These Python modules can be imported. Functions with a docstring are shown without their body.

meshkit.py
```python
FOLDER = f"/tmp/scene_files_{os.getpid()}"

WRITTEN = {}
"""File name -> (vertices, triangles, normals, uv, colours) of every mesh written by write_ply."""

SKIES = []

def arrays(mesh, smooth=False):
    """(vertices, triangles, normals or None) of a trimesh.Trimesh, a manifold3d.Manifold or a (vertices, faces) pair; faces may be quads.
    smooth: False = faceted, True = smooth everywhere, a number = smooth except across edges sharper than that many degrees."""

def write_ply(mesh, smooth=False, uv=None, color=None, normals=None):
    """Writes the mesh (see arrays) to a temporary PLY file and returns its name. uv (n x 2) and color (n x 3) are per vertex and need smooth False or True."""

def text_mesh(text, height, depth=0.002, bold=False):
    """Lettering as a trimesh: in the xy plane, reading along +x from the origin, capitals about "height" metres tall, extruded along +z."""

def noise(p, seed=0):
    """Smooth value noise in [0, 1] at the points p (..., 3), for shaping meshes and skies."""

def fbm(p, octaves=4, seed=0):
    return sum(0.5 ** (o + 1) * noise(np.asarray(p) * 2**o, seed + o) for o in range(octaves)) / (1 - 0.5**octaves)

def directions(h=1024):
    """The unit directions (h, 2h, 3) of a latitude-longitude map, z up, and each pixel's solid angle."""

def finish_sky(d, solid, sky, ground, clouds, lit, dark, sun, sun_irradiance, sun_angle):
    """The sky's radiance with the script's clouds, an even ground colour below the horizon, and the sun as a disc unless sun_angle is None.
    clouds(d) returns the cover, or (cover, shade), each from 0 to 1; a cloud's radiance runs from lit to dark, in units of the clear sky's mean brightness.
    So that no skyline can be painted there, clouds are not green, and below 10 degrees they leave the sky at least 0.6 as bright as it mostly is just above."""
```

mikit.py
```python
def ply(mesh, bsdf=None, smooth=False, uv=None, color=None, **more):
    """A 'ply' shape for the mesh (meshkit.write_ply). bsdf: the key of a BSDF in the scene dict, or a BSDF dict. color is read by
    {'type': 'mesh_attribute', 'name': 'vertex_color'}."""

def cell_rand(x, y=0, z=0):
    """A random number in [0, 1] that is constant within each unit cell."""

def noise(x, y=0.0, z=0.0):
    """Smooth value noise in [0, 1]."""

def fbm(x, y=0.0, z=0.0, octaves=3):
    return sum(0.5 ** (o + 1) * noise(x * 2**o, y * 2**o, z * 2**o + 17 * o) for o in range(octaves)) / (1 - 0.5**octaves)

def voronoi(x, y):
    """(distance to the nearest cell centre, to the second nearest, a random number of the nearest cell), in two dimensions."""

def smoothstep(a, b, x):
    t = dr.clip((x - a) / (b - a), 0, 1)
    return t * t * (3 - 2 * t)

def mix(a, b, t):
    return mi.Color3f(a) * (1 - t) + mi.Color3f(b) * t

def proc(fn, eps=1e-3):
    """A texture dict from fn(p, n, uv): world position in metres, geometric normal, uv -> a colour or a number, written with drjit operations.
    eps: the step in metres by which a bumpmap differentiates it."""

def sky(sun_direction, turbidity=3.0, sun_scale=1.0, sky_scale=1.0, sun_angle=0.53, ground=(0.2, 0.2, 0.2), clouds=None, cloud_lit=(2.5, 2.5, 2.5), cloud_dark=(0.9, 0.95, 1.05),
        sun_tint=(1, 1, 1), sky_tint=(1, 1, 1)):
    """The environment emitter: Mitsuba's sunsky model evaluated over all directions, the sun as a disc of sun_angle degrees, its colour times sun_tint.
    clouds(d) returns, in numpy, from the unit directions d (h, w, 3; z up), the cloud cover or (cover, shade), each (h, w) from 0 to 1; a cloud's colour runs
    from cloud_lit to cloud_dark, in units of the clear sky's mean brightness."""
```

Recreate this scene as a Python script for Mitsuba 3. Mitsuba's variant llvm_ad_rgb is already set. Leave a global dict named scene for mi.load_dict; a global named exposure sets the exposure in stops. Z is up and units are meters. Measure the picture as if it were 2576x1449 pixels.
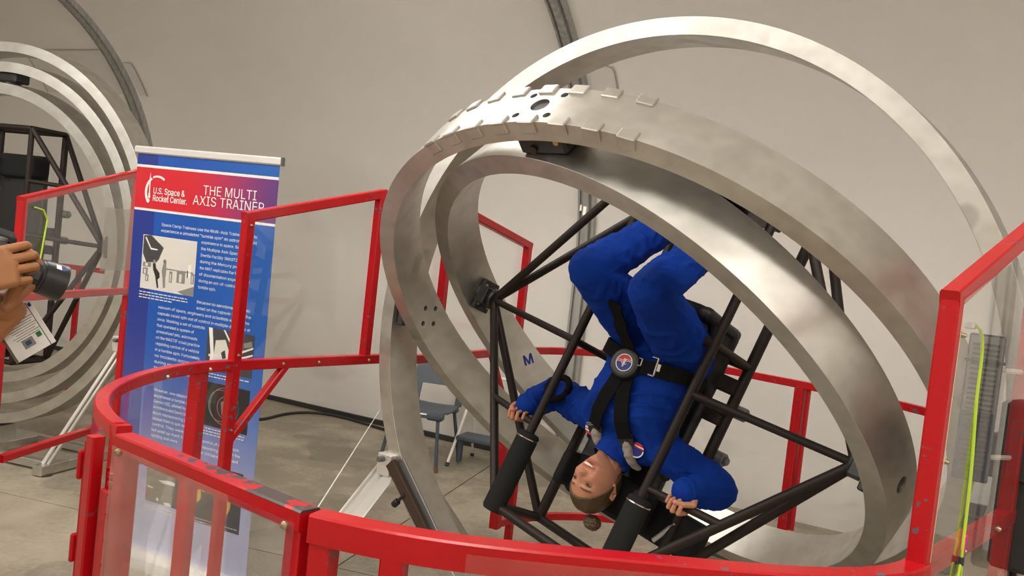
import math, random, sys
import numpy as np, trimesh, manifold3d as m3, shapely.geometry as sg
import mitsuba as mi, drjit as dr
import mikit, meshkit
from mikit import proc, noise, fbm, mix, smoothstep
from mitsuba import ScalarTransform4f as T

rng = np.random.default_rng(7)
scene, labels = {}, {}
A = lambda *v: np.array(v, float)
unit = lambda v: np.asarray(v, float) / np.linalg.norm(v)

# ------------------------------------------------------------------ camera, light, exposure
exposure = -0.30
PITCH, ROLL, FPX, EYE = 0.04267189, 0.11097532, 2288.277, 1.62
_F = A(0, math.cos(PITCH), -math.sin(PITCH)); _R0 = A(1, 0, 0); _U0 = A(0, math.sin(PITCH), math.cos(PITCH))
_U = -math.sin(ROLL) * _R0 + math.cos(ROLL) * _U0
scene['view'] = {'type': 'perspective', 'fov': math.degrees(2 * math.atan(2576 / 2 / FPX)), 'fov_axis': 'x', 'near_clip': 0.05, 'far_clip': 200.0,
    'to_world': T().look_at(origin=[0, 0, EYE], target=[float(x) for x in A(0, 0, EYE) + _F], up=[float(x) for x in _U])}
LAMP = 24.0
LAMP_RGB = [LAMP, LAMP * 0.95, LAMP * 0.89]
LAMPS = [(-3.6, 2.2, 4.3), (-0.6, 0.6, 4.7), (2.4, -1.0, 4.7), (5.4, -2.6, 4.7), (-5.2, -1.4, 4.7), (-2.2, -3.0, 4.7), (0.8, -4.6, 4.3), (-6.0, 2.6, 3.2), (-6.8, -0.9, 3.2), (-1.1, 4.2, 3.5)]

# ------------------------------------------------------------------ helpers
def put(key, mesh, mat, smooth=False, color=None, uv=None):
    base, k = key, 0
    while key in scene:
        k += 1; key = f'{base}_{k:03d}'
    scene[key] = mikit.ply(mesh, mat, smooth=smooth, color=color, uv=uv)
    return key
def reuse(key, src, to_world=None):
    base, k = key, 0
    while key in scene:
        k += 1; key = f'{base}_{k:03d}'
    scene[key] = {**src, **({'to_world': to_world} if to_world is not None else {})}
    return key
def thing(name, label, cat, group=None):
    base, k = name, 0
    while name in labels:
        k += 1; name = f'{base}_{k:03d}'
    labels[name] = {'label': label, 'category': cat}
    if group: labels[name]['group'] = group
    return name
def struct(name, label=None):
    labels[name] = {'kind': 'structure'}
    if label: labels[name]['label'] = label
def say(key, label): labels[key] = {'label': label}

cat = trimesh.util.concatenate
def frame(z, up=(0, 0, 1)):
    z = unit(z); up = np.asarray(up, float)
    if abs(z @ unit(up)) > 0.999: up = A(1, 0, 0)
    x = unit(np.cross(up, z)); return x, np.cross(z, x), z
def extr(poly, p, q, up=(0, 0, 1)):
    """polygon (x = sideways, y = up) swept straight from p to q"""
    p, q = A(*p), A(*q); x, y, z = frame(q - p, up)
    m = trimesh.creation.extrude_polygon(poly, np.linalg.norm(q - p), engine='earcut')
    M = np.eye(4); M[:3, 0], M[:3, 1], M[:3, 2], M[:3, 3] = x, y, z, p
    m.apply_transform(M); return m
def rbox(w, h, c=0.004):
    return sg.Polygon([(-w/2+c, -h/2), (w/2-c, -h/2), (w/2, -h/2+c), (w/2, h/2-c), (w/2-c, h/2), (-w/2+c, h/2), (-w/2, h/2-c), (-w/2, -h/2+c)])
def beam(p, q, w=0.038, h=0.038, up=(0, 0, 1), c=0.004): return extr(rbox(w, h, c), p, q, up)
def block(center, size, axes=None, c=0.004):
    ax = np.eye(3) if axes is None else np.array(axes); ce = A(*center); sx, sy, sz = size
    c = min(c, 0.45 * min(size)); s = A(sx, sy, sz) / 2
    pts = []
    for sg_ in np.ndindex(2, 2, 2):
        v = (np.array(sg_) * 2 - 1) * s; d = np.sign(v) * c
        for k in range(3):
            w = v - d; w[k] += d[k]; pts.append(w)
    m = trimesh.Trimesh(np.array(pts)).convex_hull
    m.vertices = ce + m.vertices @ ax; m.fix_normals(); return m
def spline(pts, n=10):
    from scipy.interpolate import CubicSpline
    p = np.array(pts, float); t = np.r_[0, np.cumsum(np.linalg.norm(np.diff(p, axis=0), axis=1))]
    return CubicSpline(t, p)(np.linspace(0, t[-1], n))
def sweep(path, prof, up=(0, 0, 1), closed_prof=True, fixed=None):
    """a closed profile (n x 2: sideways, up) along a polyline, capped"""
    path = np.array(path, float); prof = np.array(prof, float); n = len(prof); V = []
    tg = np.gradient(path, axis=0)
    x0 = None
    for p, t in zip(path, tg):
        t = unit(t)
        if fixed is not None:
            x = fixed; y = np.cross(t, x)
        else:
            u = np.asarray(up, float)
            if x0 is None:
                x, y, _ = frame(t, u)
            else:
                x = unit(x0 - t * (x0 @ t)) if up is None or abs(t @ unit(u)) > 0.98 else unit(np.cross(u, t))
                y = np.cross(t, x)
            x0 = x
        V.append(p + prof[:, :1] * x + prof[:, 1:] * y)
    V = np.vstack(V); F = []
    for i in range(len(path) - 1):
        for j in range(n):
            a, b = i * n + j, i * n + (j + 1) % n; F += [[a, b, b + n], [a, b + n, a + n]]
    o = len(V); L = (len(path) - 1) * n
    V = np.vstack([V, path[0], path[-1]])
    for j in range(n): F += [[o, (j + 1) % n, j], [o + 1, L + j, L + (j + 1) % n]]
    m = trimesh.Trimesh(V, F, process=False); 
    if m.volume < 0: m.invert()
    return m
def circle(r, n=12): a = np.arange(n) * 2 * math.pi / n; return np.stack([np.cos(a), np.sin(a)], 1) * r
def tube(pts, r, n=12):
    """round tube; parallel transport"""
    p = np.array(pts, float); r = np.broadcast_to(r, (len(p),)); tg = [unit(t) for t in np.gradient(p, axis=0)]
    x = frame(tg[0])[0]; V = []; c = circle(1, n)
    for q, t, rr in zip(p, tg, r):
        x = unit(x - t * (x @ t)); y = np.cross(t, x); V.append(q + rr * (c[:, :1] * x + c[:, 1:] * y))
    V = np.vstack(V + [p[:1], p[-1:]]); F = []; k = len(p); o = k * n
    for i in range(k - 1):
        for j in range(n):
            a, b = i * n + j, i * n + (j + 1) % n; F += [[a, b, b + n], [a, b + n, a + n]]
    for j in range(n): F += [[o, (j + 1) % n, j], [o + 1, (k - 1) * n + j, (k - 1) * n + (j + 1) % n]]
    return trimesh.Trimesh(V, F, process=False)
def lathe(prof, p, axis, n=48, up=(0, 0, 1)):
    """profile [(radius, along)] turned about the axis through p"""
    x, y, z = frame(axis, up); a = np.linspace(0, 2 * math.pi, n + 1)
    V = []; F = []; k = len(prof)
    for t in a[:-1]:
        d = math.cos(t) * x + math.sin(t) * y
        V += [A(*p) + r * d + h * z for r, h in prof]
    for i in range(n):
        for j in range(k - 1):
            q = [i * k + j, ((i + 1) % n) * k + j, ((i + 1) % n) * k + j + 1, i * k + j + 1]; F += [[q[0], q[1], q[2]], [q[0], q[2], q[3]]]
    m = trimesh.Trimesh(np.array(V), F, process=False); m.merge_vertices(); m.update_faces(m.nondegenerate_faces()); m.fix_normals(); return m
def cyl(p, q, r, n=24, c=0.0):
    L = np.linalg.norm(A(*q) - A(*p)); c = c or min(0.15 * r, 0.3 * L)
    return lathe([(0, 0), (r - c, 0), (r, c), (r, L - c), (r - c, L), (0, L)], p, A(*q) - A(*p), n)
def mf(mesh): return m3.Manifold(m3.Mesh(np.asarray(mesh.vertices, np.float32), np.asarray(mesh.faces, np.uint32)))
def tm(man):
    m = man.to_mesh(); return trimesh.Trimesh(m.vert_properties[:, :3], m.tri_verts, process=False)
def ball(p, r, n=16): return m3.Manifold.sphere(float(r), n).translate([float(v) for v in p])
def hull(*pr): return m3.Manifold.batch_hull([ball(p, r) for p, r in pr])
def chain(*pr): return [hull(a, b) for a, b in zip(pr, pr[1:])]
def union(l): return m3.Manifold.batch_boolean(list(l), m3.OpType.Add)
def relax(man, edge, it=12):
    m = tm(man.refine_to_length(edge)); m.merge_vertices()
    trimesh.smoothing.filter_taubin(m, 0.5, 0.53, it); return m

# ------------------------------------------------------------------ materials
def bsdf(key, d, two=True): scene[key] = {'type': 'twosided', 'bsdf': {**d}} if two else d
def rgb(*c): return {'type': 'rgb', 'value': list(c)}
def paint(key, c, rough=0.5, metal=0.0, spec=0.5, **k): bsdf(key, {'type': 'principled', 'base_color': c if isinstance(c, dict) else rgb(*c), 'roughness': rough, 'metallic': metal, 'specular': spec, **k})
def _alu(p, n, uv):
    a = fbm(p.x * 5, p.y * 5, p.z * 5, 4); b = fbm(p.x * 22 + 5, p.y * 22, p.z * 22, 2)
    s = smoothstep(0.62, 0.8, noise(p.x * 13, p.y * 13, p.z * 13 + 9)) * smoothstep(0.5, 0.8, a)
    return mix((0.545, 0.525, 0.48), (0.68, 0.665, 0.62), smoothstep(0.25, 0.75, a * 0.55 + b * 0.45)) * (1 - 0.30 * s)
def _alur(p, n, uv): return 0.35 + 0.07 * fbm(p.x * 9, p.y * 9, p.z * 9 + 3, 3)
paint('m_aluminium', proc(_alu), proc(_alur), 0.97)
paint('m_bright_aluminium', (0.80, 0.79, 0.76), 0.38, 0.6)
paint('m_leg', (0.62, 0.61, 0.57), 0.42, 0.5)
paint('m_chrome', (0.78, 0.77, 0.74), 0.18, 1.0)
def _red(p, n, uv):
    w = smoothstep(0.715, 0.74, 0.5 * noise(p.x * 37, p.y * 37, p.z * 37) + 0.5 * noise(p.x * 120, p.y * 120, p.z * 120)) * smoothstep(0.45, 0.6, noise(p.x * 4.1, p.y * 4.1, p.z * 4.1 + 4))
    u = noise(p.x * 9, p.y * 9, p.z * 9 + 2)
    return mix(mix((0.39, 0.003, 0.007), (0.46, 0.0045, 0.009), u), (0.10, 0.085, 0.11), w)
paint('m_red', proc(_red), 0.27, 0.0, 0.4)
def _redworn(p, n, uv):
    # paint flaking off the bare top of the gate rail towards its free end
    a = (p.x + 0.836) * 0.79 + (2.058 - p.y) * 0.61
    e = fbm(p.x * 30, p.y * 30, p.z * 30, 3)
    w = smoothstep(0.40, 0.44, a * 0.95 + (e - 0.5) * 0.9) * smoothstep(1.0945, 1.0955, p.z)
    b = smoothstep(0.60, 0.605, a) * smoothstep(0.64, 0.635, a) * smoothstep(0.45, 0.5, e)
    return mix(mix((0.44, 0.004, 0.008), (0.055, 0.04, 0.04), w), (0.06, 0.20, 0.33), b * w)
paint('m_red_worn', proc(_redworn), 0.30, 0.0, 0.4)
paint('m_black_tube', (0.016, 0.0095, 0.0075), 0.5, 0, 0.3)
paint('m_foam', (0.011, 0.0115, 0.012), 0.85, 0, 0.25)
paint('m_vinyl', (0.010, 0.010, 0.011), 0.5)
paint('m_strap', (0.0045, 0.0045, 0.005), 0.85, 0, 0.15)
paint('m_black_plastic', (0.012, 0.012, 0.013), 0.38)
paint('m_dark_rubber', (0.03, 0.028, 0.026), 0.7)
paint('m_grey_metal', (0.16, 0.16, 0.155), 0.45, 0.5)
paint('m_rust', (0.040, 0.020, 0.011), 0.75)
def _blue(p, n, uv):
    f = noise(p.x * 420, p.y * 420, p.z * 420); return mix((0.003, 0.024, 0.20), (0.005, 0.038, 0.285), f * 0.6 + 0.4 * noise(p.x * 12, p.y * 12, p.z * 12))
paint('m_suit', proc(_blue), 0.8, 0, 0.12, sheen=0.03)
paint('m_skin', {'type': 'mesh_attribute', 'name': 'vertex_color'}, 0.5, 0, 0.35)
paint('m_hair', (0.075, 0.042, 0.018), 0.45)
paint('m_white', (0.78, 0.77, 0.74), 0.5)
paint('m_tooth', (0.82, 0.78, 0.68), 0.3)
paint('m_eye', (0.30, 0.26, 0.23), 0.3)
paint('m_iris', (0.03, 0.02, 0.015), 0.15)
paint('m_print_red', (0.55, 0.02, 0.03), 0.5)
paint('m_print_white', (0.80, 0.80, 0.80), 0.5)
paint('m_print_navy', (0.010, 0.020, 0.22), 0.5)
paint('m_print_cream', (0.62, 0.52, 0.32), 0.5)
paint('m_beige_cloth', (0.30, 0.26, 0.22), 0.8)
paint('m_print_black', (0.015, 0.014, 0.016), 0.5)
paint('m_print_grey', (0.22, 0.22, 0.21), 0.5)
paint('m_print_light', (0.66, 0.65, 0.61), 0.5)
paint('m_print_dark', (0.045, 0.043, 0.048), 0.5)
paint('m_print_olive', (0.17, 0.155, 0.125), 0.5)
paint('m_print_yellow', (0.55, 0.33, 0.06), 0.5)
paint('m_print_green', (0.02, 0.12, 0.05), 0.5)
paint('m_neon', (0.50, 0.72, 0.05), 0.5)
paint('m_pink', (0.75, 0.01, 0.25), 0.5)
paint('m_chair', (0.050, 0.065, 0.085), 0.45)
paint('m_bolt', (0.45, 0.38, 0.25), 0.35, 0.9)
paint('m_denim', (0.05, 0.09, 0.17), 0.85, 0, 0.2)
paint('m_navy_plastic', (0.008, 0.010, 0.035), 0.4)
paint('m_brown_cap', (0.13, 0.07, 0.03), 0.6)
scene['m_frost'] = {'type': 'blendbsdf', 'weight': 0.45, 'a': {'type': 'thindielectric', 'int_ior': 1.49}, 'b': {'type': 'twosided', 'bsdf': {'type': 'diffuse', 'reflectance': rgb(.40, .38, .33)}}}
def _dust(p, n, uv): return 0.02 + 0.045 * smoothstep(0.35, 0.75, fbm(p.x * 6, p.y * 6, p.z * 4, 3))
scene['m_dusty_plexi'] = {'type': 'blendbsdf', 'weight': proc(_dust), 'a': {'type': 'thindielectric', 'int_ior': 1.49}, 'b': {'type': 'twosided', 'bsdf': {'type': 'diffuse', 'reflectance': rgb(.55, .53, .49)}}}
scene['m_plexi'] = {'type': 'thindielectric', 'int_ior': 1.49}
def _floor(p, n, uv):
    a = fbm(p.x * 0.9, p.y * 0.9, 0.0, 4); b = fbm(p.x * 6, p.y * 6, 3.0, 4); c = noise(p.x * 60, p.y * 60)
    s = smoothstep(0.66, 0.74, noise(p.x * 3.3 + 7, p.y * 3.3)) * 0.18
    return mix((0.215, 0.187, 0.138), (0.365, 0.325, 0.25), smoothstep(0.3, 0.7, 0.55 * a + 0.35 * b + 0.10 * c)) * (1 - s)
def _floorr(p, n, uv): return 0.34 + 0.30 * fbm(p.x * 2.2, p.y * 2.2, 5.0, 3)
paint('m_concrete', proc(_floor), proc(_floorr), 0.0, 0.5)
paint('m_joint', (0.05, 0.042, 0.035), 0.9)
def _tent(p, n, uv):
    a = fbm(p.x * 0.8, p.y * 0.8, p.z * 0.8, 3); lo = smoothstep(0.9, 0.0, p.z)
    g = smoothstep(0.62, 0.8, fbm(p.x * 2.5, p.y * 2.5, p.z * 5, 3)) * lo
    return mix((0.66, 0.635, 0.60), (0.73, 0.705, 0.67), a) * (1 - 0.2 * g)
def _tentb(p, n, uv): return 0.012 * fbm(p.x * 2.6, p.y * 2.6, p.z * 1.6, 3)
scene['m_tent'] = {'type': 'twosided', 'bsdf': {'type': 'bumpmap', 'arbitrary': proc(_tentb, 0.01), 'scale': 1.0, 'nested': {'type': 'principled', 'base_color': proc(_tent), 'roughness': 0.6, 'specular': 0.35}}}
paint('m_tent_flap', (0.62, 0.60, 0.57), 0.35)
paint('m_seam', (0.27, 0.245, 0.215), 0.8)
def _rib(p, n, uv):
    s = noise(p.z * 1.3, p.x * 60, p.y * 60); return mix((0.24, 0.235, 0.22), (0.40, 0.39, 0.37), s)
paint('m_rib', proc(_rib), 0.5, 0.25)
paint('m_baseboard', (0.022, 0.020, 0.019), 0.6)
paint('m_outer_tent', (0.78, 0.76, 0.72), 0.7)

# ------------------------------------------------------------------ the hall: curved membrane walls, ribs, slab floor
W0 = A(-2.182, 8.351, 0); WT = A(0.884, -0.468, 0); WN = A(-0.468, -0.884, 0); UP = A(0, 0, 1)
S0, S1, DEEP, RC, ZS = -10.0, 13.0, 15.0, 2.15, 1.5
def prof(l):
    """arc length up the membrane -> (depth into the hall, height, surface normal)"""
    if l < ZS: return 0.0, l, A(1, 0)
    a = min((l - ZS) / RC, math.radians(74))
    d, z = RC * (1 - math.cos(a)), ZS + RC * math.sin(a); r = l - ZS - RC * a
    return d + r * math.sin(a), z + r * math.cos(a), A(math.cos(a), -math.sin(a))
def wall_pt(s, l, off=0.0):
    d, z, n = prof(l); return W0 + WT * s + WN * (d + n[0] * off) + UP * (z + n[1] * off)
def grid_mesh(fn, us, vs):
    V = np.array([[fn(u, v) for v in vs] for u in us]).reshape(-1, 3); n = len(vs); F = []
    for i in range(len(us) - 1):
        for j in range(n - 1): a = i * n + j; F += [[a, a + n, a + n + 1], [a, a + n + 1, a + 1]]
    return trimesh.Trimesh(V, F, process=False)
lmax = ZS + RC * math.radians(74)
put('wall_back', grid_mesh(lambda s, l: wall_pt(s, l), np.linspace(S0, S1, 24), np.r_[np.linspace(0, ZS, 4), np.linspace(ZS, lmax, 20)[1:]]), 'm_tent', smooth=True)
struct('wall_back', 'off-white fabric tent wall curving inwards at the top')
dT, zT, nT = prof(lmax); slope = math.cos(math.radians(74)) / math.sin(math.radians(74))
put('ceiling', grid_mesh(lambda s, v: W0 + WT * s + WN * v + UP * (zT + slope * (min(v, DEEP - v) - dT)), np.linspace(S0, S1, 6), [dT, DEEP / 2, DEEP - dT]), 'm_outer_tent'); struct('ceiling')
put('wall_front', grid_mesh(lambda s, l: W0 + WT * s + WN * (DEEP - prof(l)[0]) + UP * prof(l)[1], np.linspace(S0, S1, 4), np.linspace(0, lmax, 16)), 'm_outer_tent', smooth=True); struct('wall_front')
for nm, s in (('wall_left', S0), ('wall_right', S1)):
    zr = zT + slope * (DEEP / 2 - dT)
    outline = [(prof(l)[0], prof(l)[1]) for l in np.linspace(0, lmax, 12)] + [(DEEP / 2, zr)] + [(DEEP - prof(l)[0], prof(l)[1]) for l in np.linspace(lmax, 0, 12)]
    V2 = np.array(outline); c2 = A(DEEP / 2, 1.5)
    V = [W0 + WT * s + WN * d + UP * z for d, z in [*V2, c2]]; k = len(V2)
    put(nm, trimesh.Trimesh(np.array(V), [[i, (i + 1) % k, k] for i in range(k)], process=False), 'm_outer_tent'); struct(nm)
# floor: a dark bed under separate slabs (saw-cut joints)
hall = sg.Polygon([(W0 + WT * s + WN * d)[:2] for s, d in ((S0, 0), (S1, 0), (S1, DEEP), (S0, DEEP))])
fb = trimesh.creation.extrude_polygon(hall, 0.05, engine='earcut'); fb.apply_translation([0, 0, -0.065])
put('floor', fb, 'm_joint'); struct('floor', 'stained beige concrete floor with saw-cut joints')
ga, gb, SP = A(0.275, 0.9614), A(0.9614, -0.275), 4.6
for i in range(-4, 5):
    for j in range(-4, 5):
        q = sg.Polygon([ga * (3.965 + SP * (i + u)) + gb * (-1.86 + SP * (j + v)) for u, v in ((0.0008, 0.0008), (0.9992, 0.0008), (0.9992, 0.9992), (0.0008, 0.9992))]).intersection(hall)
        if q.is_empty or q.geom_type != 'Polygon' or q.area < 0.05: continue
        sl = trimesh.creation.extrude_polygon(q, 0.02, engine='earcut'); sl.apply_translation([0, 0, -0.02]); put('floor__slab', sl, 'm_concrete')
put('baseboard_back', beam(W0 + WT * S0 + WN * 0.012 + UP * 0.022, W0 + WT * 3.4 + WN * 0.012 + UP * 0.022, 0.02, 0.042), 'm_baseboard'); struct('baseboard_back', 'black strip along the foot of the tent wall')
# ribs
rib_prof = [(-.066, 0), (.066, 0), (.066, .05), (.05, .05), (.05, .03), (.03, .03), (.026, .06), (-.026, .06), (-.03, .03), (-.05, .03), (-.05, .05), (-.066, .05)]
rib_prof = [(x, -y) for x, y in rib_prof]
for k, s in enumerate((-6.45, -1.68, 3.07, 7.8)):
    path = [wall_pt(s, l, 0.0) for l in np.r_[np.linspace(0, ZS, 4), np.linspace(ZS, lmax, 24)[1:]]]
    m = sweep(path, rib_prof, fixed=WT)
    nm = put(f'trim_{k+1}', m, 'm_rib'); struct(nm, ['', 'grey metal tent rib rising behind the left trainer', 'grey metal tent rib rising behind the spinning trainer', ''][k] or None)
    put(f'trim_{k+1}__bracket', cat([block(wall_pt(s, 1.98, .066), (.03, .02, .07), [WT, WN, UP]), block(wall_pt(s - .035, 2.0, .058), (.016, .02, .05), [WT, WN, UP])]), 'm_bright_aluminium')
    for z in (2.38, 2.44): put(f'trim_{k+1}__bolt', cyl(wall_pt(s + .02 * (1 if z < 2.4 else -1), z, .055), wall_pt(s + .02 * (1 if z < 2.4 else -1), z, .07), .012, 12), 'm_dark_rubber')
# zipped vent flaps beside the ribs
def lof(z): return z if z < ZS else ZS + RC * math.asin(min(1, (z - ZS) / RC))
def flap(s0, s1, z0, z1, side):
    l0, l1 = lof(z0), lof(z1)
    f = grid_mesh(lambda s, l: wall_pt(s, l, 0.006 + 0.008 * meshkit.noise(A(s * 9 + l * 5, l * 3, 1.0))), np.linspace(s0, s1, 14), np.linspace(l0, l1, 10))
    k = put('wall_back__vent_flap', f, 'm_tent_flap', smooth=True)
    e = s1 if side > 0 else s0; r = 0.05 * (1 if side > 0 else -1)
    path = [wall_pt(e, l, .016) for l in np.linspace(l0, l1 - .05, 6)] + [wall_pt(e - r * .3, l1 - .012, .016)] + [wall_pt(s, l1, .016) for s in np.linspace(e - r, s0 if side > 0 else s1, 6)]
    put(k + '__seam', tube(path, .0035, 6), 'm_seam')
flap(-2.94, -1.78, 2.70, 3.06, -1); flap(-1.58, -1.47, 2.69, 2.96, 1); flap(3.17, 3.36, 2.70, 2.95, 1)
# lamps under the roof
for k, (x, y, z) in enumerate(LAMPS):
    nm = thing('ceiling_lamp', f'white ceiling lamp panel hung from the tent roof, number {k+1} along the hall', 'lamp', 'lamp panels under the tent roof')
    labels[nm]['label'] = 'white lamp panel hung under the tent roof out of the picture'
    ax = [WT, WN, UP]
    put(nm + '__housing', block((x, y, z + .19), (1.5, .68, .05), ax), 'm_white')
    put(nm + '__diffuser', block((x, y, z), (1.4, .6, .30), ax, .02), 'm_white'); scene[nm + '__diffuser']['emitter'] = {'type': 'area', 'radiance': {'type': 'rgb', 'value': [v * (.45 if y > 4 else 1) for v in LAMP_RGB]}}

# ------------------------------------------------------------------ multi axis trainers
RADII = [(1.199, 1.137, .167), (1.075, 1.011, .168), (.944, .877, .165)]
def nrm(th, ph): return A(math.cos(ph) * math.sin(th), -math.cos(ph) * math.cos(th), math.sin(ph))
def ring_mesh(C, n, ro, ri, w, holes=()):
    c = .0007
    m = lathe([(ri + c, -w/2), (ro - c, -w/2), (ro, -w/2 + c), (ro, w/2 - c), (ro - c, w/2), (ri + c, w/2), (ri, w/2 - c), (ri, -w/2 + c), (ri + c, -w/2)], C, n, 200)
    if holes:
        M = mf(m)
        for p, d, r, dep in holes: M = M - mf(cyl(p + d * .01, p - d * dep, r, 20, 1e-4))
        m = tm(M)
    return m
class Cage:
    """rider frame: x right, y forward, z towards the head"""
    wx, yf, yb, zh, zf, wh = .265, .077, -.196, .675, -.788, .807
    def __init__(s, C, ex, ey, ez): s.C, s.M = C, np.stack([ex, ey, ez])
    def __call__(s, *p): return s.C + np.asarray(p, float) @ s.M
    def d(s, *v): return np.asarray(v, float) @ s.M
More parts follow.
